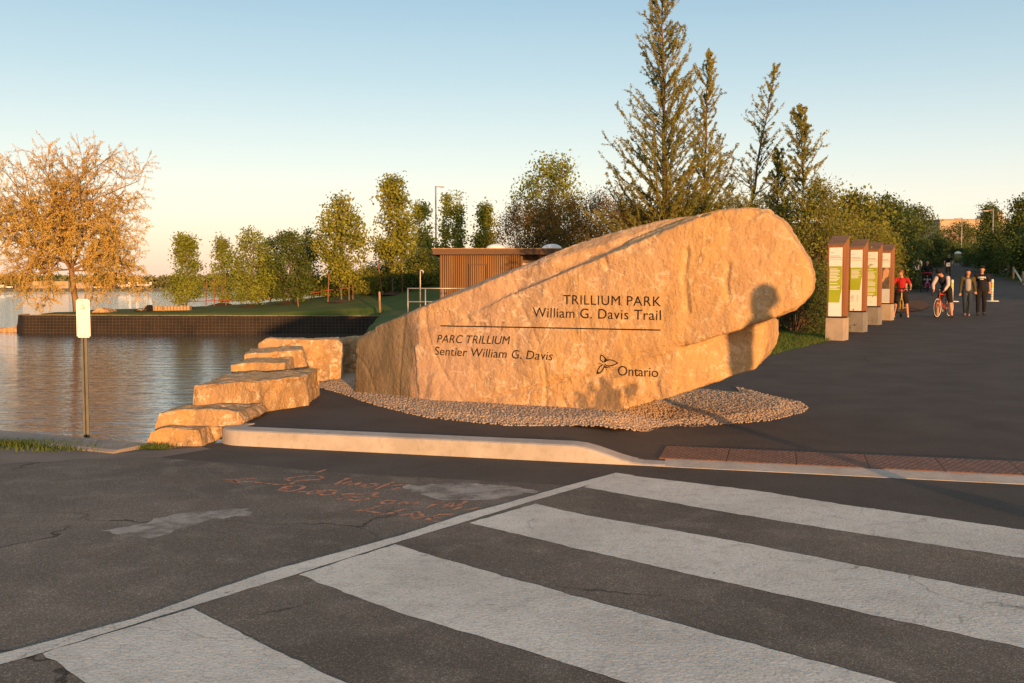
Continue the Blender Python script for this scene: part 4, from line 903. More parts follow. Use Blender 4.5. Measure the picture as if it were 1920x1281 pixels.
for k, (px, top, Y, rx, lab) in enumerate(((1690, 470, 56, 1.3, 'low shrub at the bend behind the boy in red'), (1702, 470, 76, 1.6, 'low shrub behind the white shirt cyclist'), (1738, 470, 92, 2.0, 'low shrub behind the dark cyclist'), (1838, 470, 92, 1.7, 'low shrub right of the far fence posts'), (1868, 462, 80, 2.0, 'wide dark shrub below the right lamp post'), (1900, 465, 72, 2.0, 'dark shrub above the broken fence'), (1935, 470, 67, 2.0, 'dark shrub at the right edge above the fence'), (1826, 468, 114, 1.8, 'low shrub beside the far end of the trail'), (1785, 462, 128, 3.0, 'shrub closing the view at the far end of the trail'))):
    loc = onland(px, Y); shrub('trail_shrub', lab, 'shrub', loc, rx, 1.4, max(.6, topH(px, top, Y)), 6000, .12, 'leaf_dark', 140+k, 'shrubs along the far trail', 60, 8, .28)
# trees standing off to the right, outside the picture, that shade the far trail in the evening
for k, (x, y, H) in enumerate(((33, 20, 6.0), (38, 22, 7), (43.5, 21, 6.5), (49, 23, 7.5), (55, 22, 7), (61, 24, 7.5), (67, 22, 7))):
    cluster_tree('park_tree', ('first', 'second', 'third', 'fourth', 'fifth', 'sixth', 'seventh')[k]+' leafy shade tree outside the right edge, counted away from the trail', 'tree', (x, y, lz(x, y)), H, 3.0, .04, oval, 90, 60, .26, .45, 'leaf_dark', 'bark', 1, 160+k, .12, 'trees outside the right edge')

# grass blades
def blades(name, label, P, h, m, seed):
    rs = np.random.RandomState(seed); n = len(P); a = rs.uniform(0, 6.28, n); w = .006+.004*rs.rand(n); hh = h*rs.uniform(.4, 1.2, n)
    dx, dy = np.cos(a)*w, np.sin(a)*w; lx, ly = rs.normal(size=n)*hh*.35, rs.normal(size=n)*hh*.35
    V = np.stack([P-np.stack([dx, dy, 0*dx], 1), P+np.stack([dx, dy, 0*dx], 1), P+np.stack([lx, ly, hh], 1)], 1).reshape(-1, 3)
    return tag(npmesh(name, V, np.arange(3*n).reshape(-1, 3), m), label, 'grass', kind='stuff')
rs = np.random.RandomState(3)
P = np.stack([rs.uniform(1.5, 10, 60000), rs.uniform(17.5, 27, 60000)], 1); P = P[poly_sd(TRAIL, P[:, 0], P[:, 1]) < .02][:26000]
blades('lawn_grass', 'short green grass between the great rock and the information posts', np.column_stack([P, land_z(P[:, 0], P[:, 1])]), .085, M['grass'], 4)
c = [atZ(x, y, .01) for x, y in ((-40, 829), (20, 832), (60, 833), (95, 838), (120, 843))]
Q = np.concatenate([np.array([p.x, p.y, .006])+rs.normal(size=(420 if i < 3 else 200, 3))*np.array([.28, .07, 0]) for i, p in enumerate(c)]+[np.array([*atZ(x, 842, 0)[:2], .006])+rs.normal(size=(70, 3))*np.array([.07, .02, 0]) for x in (275, 285, 300)])
blades('verge_grass', 'ragged grass tufts along the foot of the seawall', Q, .05, M['grass'], 5)

# ------------------------------------------------------------------ the spit: wrapped retaining wall, stakes, tape, rocks
def quad_path(pts, n):
    out = []
    for a, b in zip(pts[:-1], pts[1:]): out += [Vector(a).lerp(Vector(b), k/n) for k in range(n)]
    return out+[Vector(pts[-1])]
wt = tag(empty('retaining_wall', (-16, 49.0, -.8)), 'low wall wrapped in black fabric along the edge of the far spit', 'wall')
wl = Vector(wt.location)
line = quad_path([(-6.4, 48.2, 0), (-16, 48.9, 0), (-25.4, 49.9, 0), (-25.9, 50.3, 0), (-25.9, 51.5, 0)], 50)
V, rows = [], 10
for i, p in enumerate(line):
    for j in range(rows):
        f = j/(rows-1); wob = .05*noise.noise((p.x*1.3, f*2.5, 1))+.02*noise.noise((p.x*5, f*6, 3))
        out = Vector((0, -1, 0)) if p.x > -25.5 else Vector((-1, -.2, 0))
        q = p+out*(.10*(1-f)+wob); V.append((q.x-wl.x, q.y-wl.y, -.95+f*1.06-wl.z+.012*noise.noise((p.x*.7, 0, 5))))
F = [(i*rows+j, (i+1)*rows+j, (i+1)*rows+j+1, i*rows+j+1) for i in range(len(line)-1) for j in range(rows-1)]
pydata('fabric', V, F, M['fabric'], wt, smooth=True)
bm = bmesh.new(); m_ = len(line)
for i in range(0, m_-1):
    a, b = line[i]-wl, line[i+1]-wl
    if i % 25 == 24: continue
top = [(p.x-wl.x, p.y-wl.y+.03, .13-wl.z+.012*noise.noise((p.x*.7, 0, 5))) for p in line]
V = []
for (x, y, z) in top: V += [(x, y-.04, z-.03), (x, y-.04, z), (x, y+.05, z), (x, y+.05, z-.03)]
F = [(4*i+k, 4*i+4+k, 4*i+4+(k+1) % 4, 4*i+(k+1) % 4) for i in range(m_-1) for k in range(4)]
bm.free(); pydata('top_board', V, F, M['wood_light'], wt)
V, F = [], []
def wire(V, F, a, b, r=.004):
    v, f = seg_mesh([(a, b, r, r)], 3); n = len(V); V.extend(v.tolist()); F.extend((f+n).tolist())
for i in range(0, m_-1, 1):
    p = line[i]-wl
    if line[i].x < -25.3: continue
    wire(V, F, (p.x, p.y-.16, -.88-wl.z), (p.x, p.y-.075, .09-wl.z))
for j in range(6):
    z = -.8+.16*j
    for i in range(0, m_-6, 5):
        a, b = line[i]-wl, line[min(i+5, m_-1)]-wl
        if line[min(i+5, m_-1)].x < -25.4: continue
        wire(V, F, (a.x, a.y-.155+.09*(z+.9), z-wl.z), (b.x, b.y-.155+.09*(z+.9), z-wl.z), .0035)
tag(pydata('wire_mesh', V, F, M['bark_pale'], wt), kind='stuff')
def stake(loc, h, lean=(0, 0), label=None, m='stake', w=.05):
    bm = bmesh.new(); a = bbox(bm, -w/2, w/2, -w/2, w/2, -.1, h)
    for v in a:
        if v.co.z > h/2: v.co.x += lean[0]*h; v.co.y += lean[1]*h
    r = bmesh.ops.create_cone(bm, cap_ends=True, segments=4, radius1=w*.7, radius2=.004, depth=w)
    bmesh.ops.transform(bm, verts=r['verts'], matrix=Matrix.Translation((lean[0]*h, lean[1]*h, h+w*.4)) @ Matrix.Rotation(math.pi/4, 4, 'Z'))
    return tag(bmobj('wooden_stake', bm, M[m], loc=loc), label, 'stake', 'wooden stakes on the far lawn')
for px, py, Y, h, ln, lab in ((615, 565, 54.2, 1.9, (.05, 0), 'leaning wooden stake left of the staked maple'), (655, 575, 54.3, 1.9, (0, 0), 'upright wooden stake right of the staked maple trunk'), (662, 575, 54.8, 1.7, (.02, 0), 'second upright stake right of the staked maple'), (718, 572, 55, 1.9, (-.13, 0), 'slanting stake left of the tallest maple'), (755, 572, 55.5, 1.9, (.01, 0), 'reddish upright stake right of the tallest maple'), (402, 575, 58, 1.6, (.02, 0), 'thin stake between the two leftmost young trees'), (424, 577, 58, 1.9, (0, 0), 'dark stake beside the thin young tree'), (386, 577, 57, 1.5, (.06, 0), 'tilted stake right of the leftmost young tree'), (560, 585, 53, .5, (-.1, 0), 'short leaning stake at the wall below the dark young tree')):
    p = onland(px, Y); stake(p, h, ln, lab)
stake(onland(713, 47.8), .9, (-.03, 0), 'pale post at the right end of the wrapped wall', 'wood_light', .09)
for k, (px, Y) in enumerate(((345, 55.4), (472, 55.4), (543, 56.4), (641, 54.4), (737, 55.4), (417, 59))):
    p = onland(px, Y); bm = bmesh.new(); bmesh.ops.create_cone(bm, cap_ends=True, segments=20, radius1=.9, radius2=.15, depth=.16)
    for v in bm.verts: v.co += Vector((noise.noise(v.co*3+Vector((k, 0, 0)))*.1, 0, .03))
    tag(bmobj('mulch_ring', bm, M['mulch'], loc=p), ('brown mulch ring under the leftmost young tree', 'brown mulch ring under the full bright young tree', 'brown mulch ring under the dense dark young tree', 'brown mulch mound under the staked maple', 'brown mulch mound under the tallest maple', 'brown mulch ring under the thin young tree')[k], 'mulch', 'mulch rings on the far lawn')
pts = [onland(x, 57.2, z) for x, z in ((318, .35), (345, .30), (400, .34), (470, .28), (545, .36), (612, .50), (655, .55), (720, .62))]
V = []
for p in quad_path([tuple(p) for p in pts], 6): V += [(p.x, p.y, p.z-.022), (p.x, p.y, p.z+.022), (p.x, p.y+.006, p.z+.022), (p.x, p.y+.006, p.z-.022)]
V = [(x, y, z+.03*noise.noise((x*1.7, 0, 0))) for x, y, z in V]
F = [(4*i+k, 4*i+4+k, 4*i+4+(k+1) % 4, 4*i+(k+1) % 4) for i in range(len(V)//4-1) for k in range(4)]
tag(pydata('barrier_tape', V, F, M['red_tape']), 'red barrier tape strung low across the far lawn', 'tape')
for lab, pts_, Y, sd_ in (('large rounded boulder right of the willow trunk on the spit', [(168, 600), (172, 585), (185, 577), (200, 580), (210, 592), (210, 600)], 52.0, 31), ('pale stone on the spit right of the fabric scraps', [(246, 600), (250, 583), (262, 579), (275, 584), (278, 600)], 53.5, 33), ('low jumble rock at the water left of the wrapped wall', [(-20, 628), (-10, 617), (20, 614), (45, 612), (57, 608), (60, 628)], 50.5, 35)):
    o = boulder(lab, [atY(x, y, Y) for x, y in pts_], (0, 1.2, 0), sd_, .06, 2.2)
bm = bmesh.new(); V = [atY(x, y, 52.5) for x, y in ((232, 594), (240, 586), (246, 588), (252, 582), (262, 588), (270, 578), (276, 572), (277, 594))]
f = bm.faces.new([bm.verts.new(p) for p in V]); r = bmesh.ops.extrude_face_region(bm, geom=[f]); bmesh.ops.translate(bm, verts=[v for v in r['geom'] if isinstance(v, bmesh.types.BMVert)], vec=(.1, .5, 0)); bmesh.ops.recalc_face_normals(bm, faces=bm.faces[:])
tag(bmobj('fabric_scrap', bm, M['fabric']), 'torn black fabric bunched up at the end of the lawn edging', 'fabric')
V = [onland(x, 53.4) for x in range(278, 362, 6)]; bm = bmesh.new()
for i, p in enumerate(V[:-1]):
    a = bbox(bm, p.x, V[i+1].x-.02, p.y, p.y+.4, -.1, .42+.06*noise.noise((i*1.7, 0, 0)))
bmesh.ops.bevel(bm, geom=bm.edges[:], offset=.02, segments=1, affect='EDGES')
edge = empty('stone_edging', (V[0].x, V[0].y, 0)); tag(edge, 'low row of reddish stones edging the left end of the far lawn', 'edging')
bm.free()
for i, p in enumerate(V[:-1]):
    bm = bmesh.new(); bbox(bm, 0, V[i+1].x-p.x-.02, 0, .4, -.1, .24+.06*noise.noise((i*1.7, 0, 0)))
    bmobj('stone', bm, M['boulder'], edge, loc=(p.x-V[0].x, .05*noise.noise((i*2.3, 1, 0)), p.z), bevel=.03)

# ------------------------------------------------------------------ hut
SY = 38.0; sx0 = atY(826, 500, SY).x; sx1 = sx0+7.2; szb = .35; szt = atY(826, 478, SY).z
hut = tag(empty('park_hut', (sx0, SY, szb)), 'small flat-roofed hut clad in brown vertical timber battens behind the rock', 'hut')
Hh = szt-szb
bm = bmesh.new(); bbox(bm, 0, 7.2, .03, 3.2, -.3, Hh); bmobj('wall', bm, M['shed_dark'], hut)
door0, door1 = atY(879, 500, SY).x-sx0, atY(913, 500, SY).x-sx0; rec0, rec1 = atY(976, 500, SY).x-sx0, atY(1022, 500, SY).x-sx0; dtop = atY(890, 497, SY).z-szb
bm = bmesh.new(); x = 0.0
while x < 7.15:
    if not (rec0 < x+.03 < rec1): bbox(bm, x, x+.055, -.02, .028, -.3, Hh)
    x += .085
tag(bmobj('batten_cladding', bm, M['shed_wood'], hut), kind='stuff')
bm = bmesh.new(); y = .05
while y < 3.15: bbox(bm, -.03, -.002, y, y+.055, -.3, Hh); y += .085
tag(bmobj('batten_cladding', bm, M['shed_wood'], hut), kind='stuff')
bm = bmesh.new(); bbox(bm, door0, door0+.05, -.06, -.021, -.3, dtop); bbox(bm, door1-.05, door1, -.06, -.021, -.3, dtop); bbox(bm, door0, door1, -.065, -.021, dtop, dtop+.05); bmobj('door_frame', bm, M['shed_fascia'], hut)
bm = bmesh.new(); bbox(bm, rec0+.08, rec1-.08, -.01, .029, -.3, Hh-.32); bmobj('door', bm, M['cream'], hut)
bm = bmesh.new(); bbox(bm, rec0, rec0+.08, -.03, .029, -.3, Hh-.05); bbox(bm, rec1-.08, rec1, -.03, .029, -.3, Hh-.05); bbox(bm, rec0+.08, rec1-.08, -.032, .029, Hh-.32, Hh-.22); bmobj('door_surround', bm, M['shed_wood'], hut)
bm = bmesh.new(); v = bbox(bm, -.28, 7.5, -.35, 3.5, Hh+.002, Hh+.21); bmobj('roof', bm, M['shed_fascia'], hut)
bm = bmesh.new(); bbox(bm, -.32, 7.54, -.39, 3.54, Hh+.212, Hh+.25); bmobj('roof_edge', bm, M['wood_light'], hut)
for px in (930, 1036):
    bm = bmesh.new(); xx = atY(px, 465, SY).x-sx0; q = bmesh.ops.create_uvsphere(bm, u_segments=16, v_segments=8, radius=.42); bmesh.ops.delete(bm, geom=[v for v in bm.verts if v.co.z < -.01], context='VERTS')
    for v in bm.verts: v.co = Vector((v.co.x+xx, v.co.y*.8+.6, v.co.z*.5+Hh+.251))
    bmobj('skylight', bm, M['glass'], hut, smooth=True)
# railing
RYl = 34.0; r0 = atY(765, 590, RYl); rail = tag(empty('handrail', (r0.x, RYl, lz(r0.x, RYl))), 'galvanised pipe railing in front of the hut, left of the rock', 'railing')
rz = atY(765, 541, RYl).z-rail.location.z
def tube_part(name, pts, r, m, parent, k=8):
    bm = bmesh.new(); btube(bm, pts, r, k); return bmobj(name, bm, M[m], parent, smooth=True)
for i in range(4): tube_part('post', [(i*.62, 0, -.2), (i*.62, 0, rz-.02)], .022, 'galv', rail)
for z in (rz, rz*.55): tube_part('rail', [(-.02, 0, z), (2.3, .05, z)], .021, 'galv', rail)
bm = bmesh.new(); bbox(bm, -.1, 2.4, -.12, .12, -.3, .16); bmobj('footing', bm, M['concrete'], rail)
hp = atY(788, 590, 36.0); hook = tag(empty('vent_pipe', (hp.x, 36.0, lz(hp.x, 36.0))), 'thin grey pipe with a hooked top rising behind the railing', 'pipe')
hz = atY(788, 510, 36).z-hook.location.z
tube_part('pipe', [(0, 0, -.2), (0, 0, hz)]+[(.06-.06*math.cos(a), 0, hz+.06*math.sin(a)) for a in np.linspace(.3, math.pi, 6)]+[(.12, 0, hz-.06)], .028, 'galv', hook)
# lamp posts
def lamp(label, px, ytop, Y, arm, H=None):
    b = onland(px, Y); z = atY(px, ytop, Y).z-b.z; o = tag(empty('lamp_post', b), label, 'lamp post', 'lamp posts in the park')
    bm = bmesh.new(); btube(bm, [(0, 0, -.2), (0, 0, z)], [.075, .05], 10); bmobj('pole', bm, M['lamp_steel'], o, smooth=True)
    bm = bmesh.new(); btube(bm, [(0, 0, z-.06), (arm*.5, 0, z-.04)], .03, 6); bmobj('arm', bm, M['lamp_steel'], o, smooth=True)
    bm = bmesh.new(); bbox(bm, min(arm*.45, arm*1.0), max(arm*.45, arm*1.0), -.12, .12, z-.10, z-.03); bmobj('lamp_head', bm, M['lamp_steel'], o, bevel=.02)
    bm = bmesh.new(); bbox(bm, min(arm*.5, arm*.95), max(arm*.5, arm*.95), -.09, .09, z-.118, z-.101); bmobj('lens', bm, M['postwhite'], o)
lamp('pale lamp post rising behind the young trees left of the hut', 818, 349, 72, .62)
lamp('grey lamp post among the dark trees at the right', 1857, 394, 81, -.9)
lamp('distant lamp post above the trees at the trail end', 1799, 409, 120, -.9)

# ------------------------------------------------------------------ sign on a post at the water
p = atZ(163, 814, .03); sg = tag(empty('sign_post', (p.x, p.y, .03)), 'narrow white reflective sign on a steel channel post at the seawall', 'sign')
zt_ = atY(155, 575, p.y).z-.03
bm = bmesh.new()
for x0, x1, y0, y1 in ((-.03, -.012, -.012, .0), (.012, .03, -.012, .0), (-.015, -.012, 0, .022), (.012, .015, 0, .022), (-.015, .015, .022, .025)): bbox(bm, x0, x1, y0, y1, -.2, zt_)
bmobj('channel_post', bm, M['sign_post'], sg)
zs0 = atY(155, 633, p.y).z-.03; zs1 = atY(155, 561, p.y).z-.03
bm = bmesh.new(); bbox(bm, -.072, .072, -.018, -.0135, zs0, zs1)
bmesh.ops.bevel(bm, geom=[e for e in bm.edges if abs(e.verts[0].co.y-e.verts[1].co.y) > .003], offset=.014, segments=3, affect='EDGES'); bmobj('sign_plate', bm, M['bright'], sg)
def ring(bm, c, r0, r1, y, n=20):
    vs = [[bm.verts.new((c[0]+r*math.cos(2*math.pi*i/n), y, c[1]+r*math.sin(2*math.pi*i/n))) for i in range(n)] for r in (r0, r1)]
    for i in range(n): bm.faces.new((vs[0][i], vs[0][(i+1) % n], vs[1][(i+1) % n], vs[1][i]))
bm = bmesh.new(); cz = zs1-.085; ring(bm, (0, cz), .018, .024, -.0186)
for x0, x1, z0, z1 in ((-.004, .004, cz-.012, cz+.012), (.002, .012, cz-.014, cz-.004), (-.006, .008, cz+.028, cz+.036)): 
    bm.faces.new([bm.verts.new(q) for q in ((x0, -.0187, z0), (x1, -.0187, z0), (x1, -.0187, z1), (x0, -.0187, z1))])
bmobj('symbol', bm, M['print_grey'], sg)
bm = bmesh.new()
for z in (zs0+.012, zs1-.02): bm.faces.new([bm.verts.new(q) for q in ((-.055, -.0186, z), (.055, -.0186, z), (.055, -.0186, z+.003), (-.055, -.0186, z+.003))])
tag(bmobj('border_lines', bm, M['print_grey'], sg), kind='stuff')
for z in (zs0+.03, zs1-.03):
    bm = bmesh.new(); btube(bm, [(0, -.022, z), (0, -.013, z)], .006, 8); bmobj('bolt', bm, M['galv'], sg)

# ------------------------------------------------------------------ information posts
def quad(bm, x0, x1, z0, z1, y, xr=None):
    xr = xr if xr is not None else x1
    bm.faces.new([bm.verts.new(q) for q in ((x0, y, z0), (xr, y, z0), (x1, y, z1), (x0, y, z1))])
def info_post(label, px, py, Y, kind):
    b = Vector(((px-960)/FPX*Y, Y, 0)); b.z = float(gz(b.x, b.y)); o = tag(empty('information_post', b, R(-35.5)), label, 'information post', 'timber information posts along the trail')
    w, wb, zb, zt0, zt1 = .192, .21, .52, 2.22, 2.42
    bm = bmesh.new(); bbox(bm, -wb, wb, -wb, wb, -.15, zb); bmobj('stone_base', bm, M['base_lit' if kind in (0, 3) else 'base_shaded'], o, bevel=.012)  # the two middle posts get the granite with shade painted in
    bm = bmesh.new(); bbox(bm, -w+.02, w-.02, -w+.02, w-.02, zb+.001, zb+.035); bmobj('shadow_gap', bm, M['black'], o)
    bm = bmesh.new(); vs = bbox(bm, -w, w, -w, w, zb+.036, zt1)
    for v in vs:
        if v.co.z > 1 and v.co.y < 0: v.co.z = zt0
    bmobj('timber_body', bm, M['cedar'], o, bevel=.006)
    bm = bmesh.new(); vs = bbox(bm, -w-.012, w+.012, -w-.012, w+.012, 0, .03)
    for v in vs: v.co.z += zt0+.004+(v.co.y+w)/(2*w)*(zt1-zt0)
    bmobj('sloping_cap', bm, M['cedar_grey'], o, bevel=.005)
    pw = .15; z0, z1 = zb+.04, zt0-.06; Hp = z1-z0
    bm = bmesh.new(); bbox(bm, -pw, pw, -w-.012, -w-.001, z0, z1); pn = bmobj('panel', bm, M['white'], o)
    fz = lambda f: z1-f*Hp
    y = -w-.0135
    bm = bmesh.new(); quad(bm, -pw+.02, -pw+.11, fz(.075), fz(.068), y); quad(bm, -pw+.02, pw-.06, fz(.128), fz(.118), y); quad(bm, -pw+.02, pw-.02, fz(.152), fz(.142), y); tag(bmobj('heading_print', bm, M['print_grey'], pn), kind='stuff')
    bm = bmesh.new(); quad(bm, -pw+.02, pw, fz(.178), fz(.172), y); bmobj('rule_print', bm, M['lime'], pn)
    if kind < 3:
        g0, g1, gs = ((.27, .80, .60), (.29, .66, .45), (.29, .82, .82))[kind]
        bm = bmesh.new()
        if gs < g1:
            quad(bm, -pw, pw, fz(gs), fz(g0), y); quad(bm, -pw, pw-.004, fz(g1), fz(gs)-.0005, y, pw-.05)
        else: quad(bm, -pw, pw, fz(g1), fz(g0), y)
        gp_ = bmobj('green_print', bm, M['lime'], pn)
        rnd = random.Random(kind); bm = bmesh.new(); f = g0+.035
        while f < min(g1, gs+.05)-.03: quad(bm, -pw+.025, pw-.03-rnd.random()**2*.10, fz(f+.010), fz(f), y-.0012); f += .0215 if rnd.random() < .85 else .04
        tag(bmobj('text_lines', bm, M['white'], gp_), kind='stuff')
        if kind == 1:
            bm = bmesh.new()
            for r_ in range(6): quad(bm, -pw+.025, -pw+.10, fz(.75+.018*r_), fz(.744+.018*r_), y); quad(bm, .02, .02+.05, fz(.75+.018*r_), fz(.744+.018*r_), y)
            tag(bmobj('small_print', bm, M['print_grey'], pn), kind='stuff')
    else:
        bm = bmesh.new(); quad(bm, -pw, pw, fz(.72), fz(.29), y); ph = bmobj('photo_print', bm, M['print_dark'], pn)
        bm = bmesh.new()
        bm.faces.new([bm.verts.new((x, y-.0012, fz(f))) for x, f in ((-pw, .60), (-.07, .50), (-.06, .36), (.02, .30), (.10, .30), (.13, .36), (.10, .47), (.02, .50), (-.04, .56), (-pw, .64))]); bmobj('pale_shape_print', bm, M['print_skin'], ph)
        bm = bmesh.new(); quad(bm, -pw, pw, fz(.985), fz(.722), y); bmobj('pale_blue_print', bm, M['print_pale'], pn)
M['base_lit'] = mat('lit_granite', (.42, .34, .26), (.33, .27, .21), scale=4, rough=.9, bump=.4, bscale=40)
M['base_shaded'] = mat('shaded_granite', (.24, .23, .22), (.18, .175, .17), scale=4, rough=.9, bump=.4, bscale=40)  # same granite darkened and greyed: shade on these bases put into the colour
for k, (px, py, Y, lab) in enumerate(((1570, 638, 22.6, 'nearest timber information post with a long green text block'), (1608, 622, 25.5, 'second timber information post with a short green block over small print'), (1637, 609, 28.7, 'third timber information post with a green block and a stone base coloured as if shaded'), (1661, 600, 31.2, 'farthest timber information post with a photo panel'))):
    info_post(lab, px, py, Y, k)

# ------------------------------------------------------------------ bollards, fence, bin, far building
for px, Y, lab in ((1784, 42.5, 'slim white and yellow bollard behind the red bicycle'), (1859, 42.5, 'slim white and yellow bollard right of the walking couple')):
    X = (px-960)/FPX*Y; z = float(gz(X, Y)); o = tag(empty('bollard', (X, Y, z)), lab, 'bollard', 'flexible bollards across the trail')
    bm = bmesh.new(); btube(bm, [(0, 0, .02), (0, 0, .95), (0, 0, .98)], [.055, .055, .04], 14); bmobj('tube', bm, M['postwhite'], o, smooth=True)
    for z0 in (.62, .74): 
        bm = bmesh.new(); btube(bm, [(0, 0, z0), (0, 0, z0+.09)], .0565, 14, False); bmobj('yellow_band', bm, M['yellow'], o, smooth=True)
    for z0 in (.2, .3, .4):
        bm = bmesh.new(); btube(bm, [(0, 0, z0), (0, 0, z0+.03)], .0565, 14, False); bmobj('grey_band', bm, M['print_grey'], o, smooth=True)
    bm = bmesh.new(); q = bmesh.ops.create_cone(bm, cap_ends=True, segments=20, radius1=.30, radius2=.26, depth=.04); bmobj('base_plate', bm, M['postwhite'], o, loc=(0, 0, .02))
def fence_post(X, Y, h, label):
    o = tag(empty('fence_post', (X, Y, lz(X, Y))), label, 'post', 'timber posts beside the trail')
    bm = bmesh.new(); btube(bm, [(0, 0, -.2), (0, 0, h-.03), (0, 0, h)], [.075, .07, .05], 10); bmobj('shaft', bm, M['wood_light'], o, smooth=True); return o
fp = []
for px, yb, h, lab in ((1812, 499, 1.0, 'far timber post right of the trail, left of a pair'), (1823, 503, 1.0, 'far timber post right of the trail, right of a pair'), (1832, 508, .9, 'timber post behind the cap of the walking man'), (1863, 522, .95, 'timber post at the left end of the broken rail'), (1878, 526, .95, 'timber post at the right end of the first fallen rail'), (1887, 529, .95, 'timber post where the second fallen rail starts'), (1904, 535, .95, 'timber post nearest the right edge')):
    Y = float(np.interp(yb, [490, 502, 520, 537], [112, 96, 76, 57])); X = (px-960)/FPX*Y+.4; fence_post(X, Y, h, lab); fp.append(Vector((X, Y, lz(X, Y))))
def rail_(a, b, za, zb, lab):
    bm = bmesh.new(); btube(bm, [a+Vector((0, -.08, za)), b+Vector((0, -.08, zb))], .055, 8); tag(bmobj('fence_rail', bm, M['postwhite'], smooth=True), lab, 'rail', 'fallen fence rails')
rail_(fp[3], fp[4], .15, .75, 'slanting pale rail between two posts behind the couple'); rail_(fp[5], fp[6], .8, .15, 'slanting pale rail nearest the right edge')
for px, yb, h, lab in ((1727, 520, .9, 'short timber post left of the trail by the white shirt cyclist'), (1778, 497, 1.0, 'timber post left of the trail beside the dark cyclist'), (1697, 572, .9, 'timber post on the mulch behind the boy in red')):
    Y = float(np.interp(yb, [490, 502, 520, 537, 560, 575], [112, 96, 76, 60, 45, 40])); fence_post((px-960)/FPX*Y, Y, h, lab)
bY = 104; bX = (1793-960)/FPX*bY; o = tag(empty('litter_bin', (bX, bY, float(gz(bX, bY)))), 'olive litter bin with a white domed lid at the far end of the trail', 'bin')
bm = bmesh.new(); btube(bm, [(0, 0, 0), (0, 0, .95)], [.30, .34], 18); bmobj('barrel', bm, M['bin'], o, smooth=True)
bm = bmesh.new(); bball(bm, (0, 0, .96), .36, 2, (1, 1, .7)); bmesh.ops.delete(bm, geom=[v for v in bm.verts if v.co.z < .93], context='VERTS'); bmobj('lid', bm, M['white'], o, smooth=True)
# mulch island at the bend
isl = [(14.4, 35.6), (15.6, 36.6), (17.2, 39.4), (18.6, 43.5), (17.8, 44.5), (15.5, 40.5), (13.8, 37)]
V = [(x, y, max(lz(x, y), float(gz(x, y)))+.03) for x, y in isl]; V.append((15.9, 39.5, max(lz(15.9, 39.5), float(gz(15.9, 39.5)))+.22)); F = [(i, (i+1) % 7, 7) for i in range(7)]
tag(pydata('mulch_bed', V, F, M['mulch']), 'brown mulch bed at the bend behind the boy in red', 'mulch')
# building beyond the trees
a = atY(1762, 440, 210); b_ = atY(1892, 440, 210); zt_ = atY(1800, 413, 210).z
bd = tag(empty('distant_building', (a.x, 210, 6)), 'long pale beige building beyond the trees where the trail ends', 'building')
w = b_.x-a.x
bm = bmesh.new(); bbox(bm, 0, w, 0, 14, -4, zt_-6); bmobj('wall', bm, M['beige_wall'], bd)
for k in range(7):
    bm = bmesh.new(); z = zt_-6-.5-k*.75; bbox(bm, -.05, w+.05, -.08, -.002, z-.12, z); bmobj('siding_line', bm, M['beige_wall'], bd)
bm = bmesh.new(); x0 = w*.86; V = [(x0-3, 0, zt_-6), (x0+.5, 0, zt_-6+2.2), (x0+.8, 0, zt_-6), (x0-3, 8, zt_-6), (x0+.5, 8, zt_-6+2.2), (x0+.8, 8, zt_-6)]
bd_ = pydata('roof_monitor', V, [(0, 2, 1), (3, 4, 5), (0, 1, 4, 3), (1, 2, 5, 4), (0, 3, 5, 2)], M['beige_wall'], bd); bm.free()
bm = bmesh.new(); bbox(bm, -.3, w+.3, -.3, 14.3, zt_-5.998, zt_-5.75); bmobj('parapet', bm, M['hangar_roof'], bd)

# ------------------------------------------------------------------ far shore
FY = 455.0
V = [(-900, FY, -.9), (300, FY-10, -.9), (300, FY+3, .5), (-900, FY+10, .5), (300, FY+260, 1.5), (-900, FY+260, 1.5)]
tag(pydata('far_shore', V, [(0, 1, 2, 3), (3, 2, 4, 5)], M['far_land']), kind='structure')
rs = np.random.RandomState(9); P = []
for k in range(2200):
    X = rs.uniform(-420, 60); Y = FY+rs.uniform(55, 150); h = (6+3.0*noise.noise((X*.02, Y*.01, 0))+1.5*noise.noise((X*.09, 3, 0)))
    P.append(np.array([X, Y, .5])+rs.normal(size=(30, 3))*np.array([2.4, 2.0, .5])+np.stack([np.zeros(30), np.zeros(30), rs.uniform(.2, max(1.5, h+1.2), 30)], 1))
V, F = leaf_mesh(np.concatenate(P), 1.3, rs, .8); tag(npmesh('far_wood', V, F, M['far_leaf']), 'wooded far shore across the water', 'wood', kind='stuff')
def far_box(name, label, px0, px1, ytop, ybot, Y, dep, m, roof=None, gable=False, cat='building'):
    a, b = atY(px0, ybot, Y), atY(px1, ytop, Y); o = tag(empty(name, (a.x, Y, .5)), label, cat); w, h = b.x-a.x, b.z-.5
    bm = bmesh.new(); bbox(bm, 0, w, 0, dep, -.4, h*(.72 if gable else 1)); bmobj('wall', bm, M[m], o)
    if gable:
        V = [(-.3, -.3, h*.72), (w+.3, -.3, h*.72), (w/2, -.3, h), (-.3, dep+.3, h*.72), (w+.3, dep+.3, h*.72), (w/2, dep+.3, h)]
        pydata('roof', V, [(0, 1, 2), (3, 5, 4), (0, 2, 5, 3), (1, 4, 5, 2)], M[roof or m], o)
    else:
        bm = bmesh.new(); bbox(bm, -.3, w+.3, -.3, dep+.3, h+.002, h+.35); bmobj('roof', bm, M[roof or m], o)
    for k in range(3):
        bm = bmesh.new(); bbox(bm, w*(.08+.31*k), w*(.30+.31*k), -.08, -.002, -.3, h*.55); bmobj('hangar_door', bm, M['hangar_roof'], o)
    return o
far_box('hangar', 'large sunlit yellowish hangar on the far shore behind the willow', 42, 128, 528.5, 545, FY+30, 20, 'hangar', 'hangar_roof')
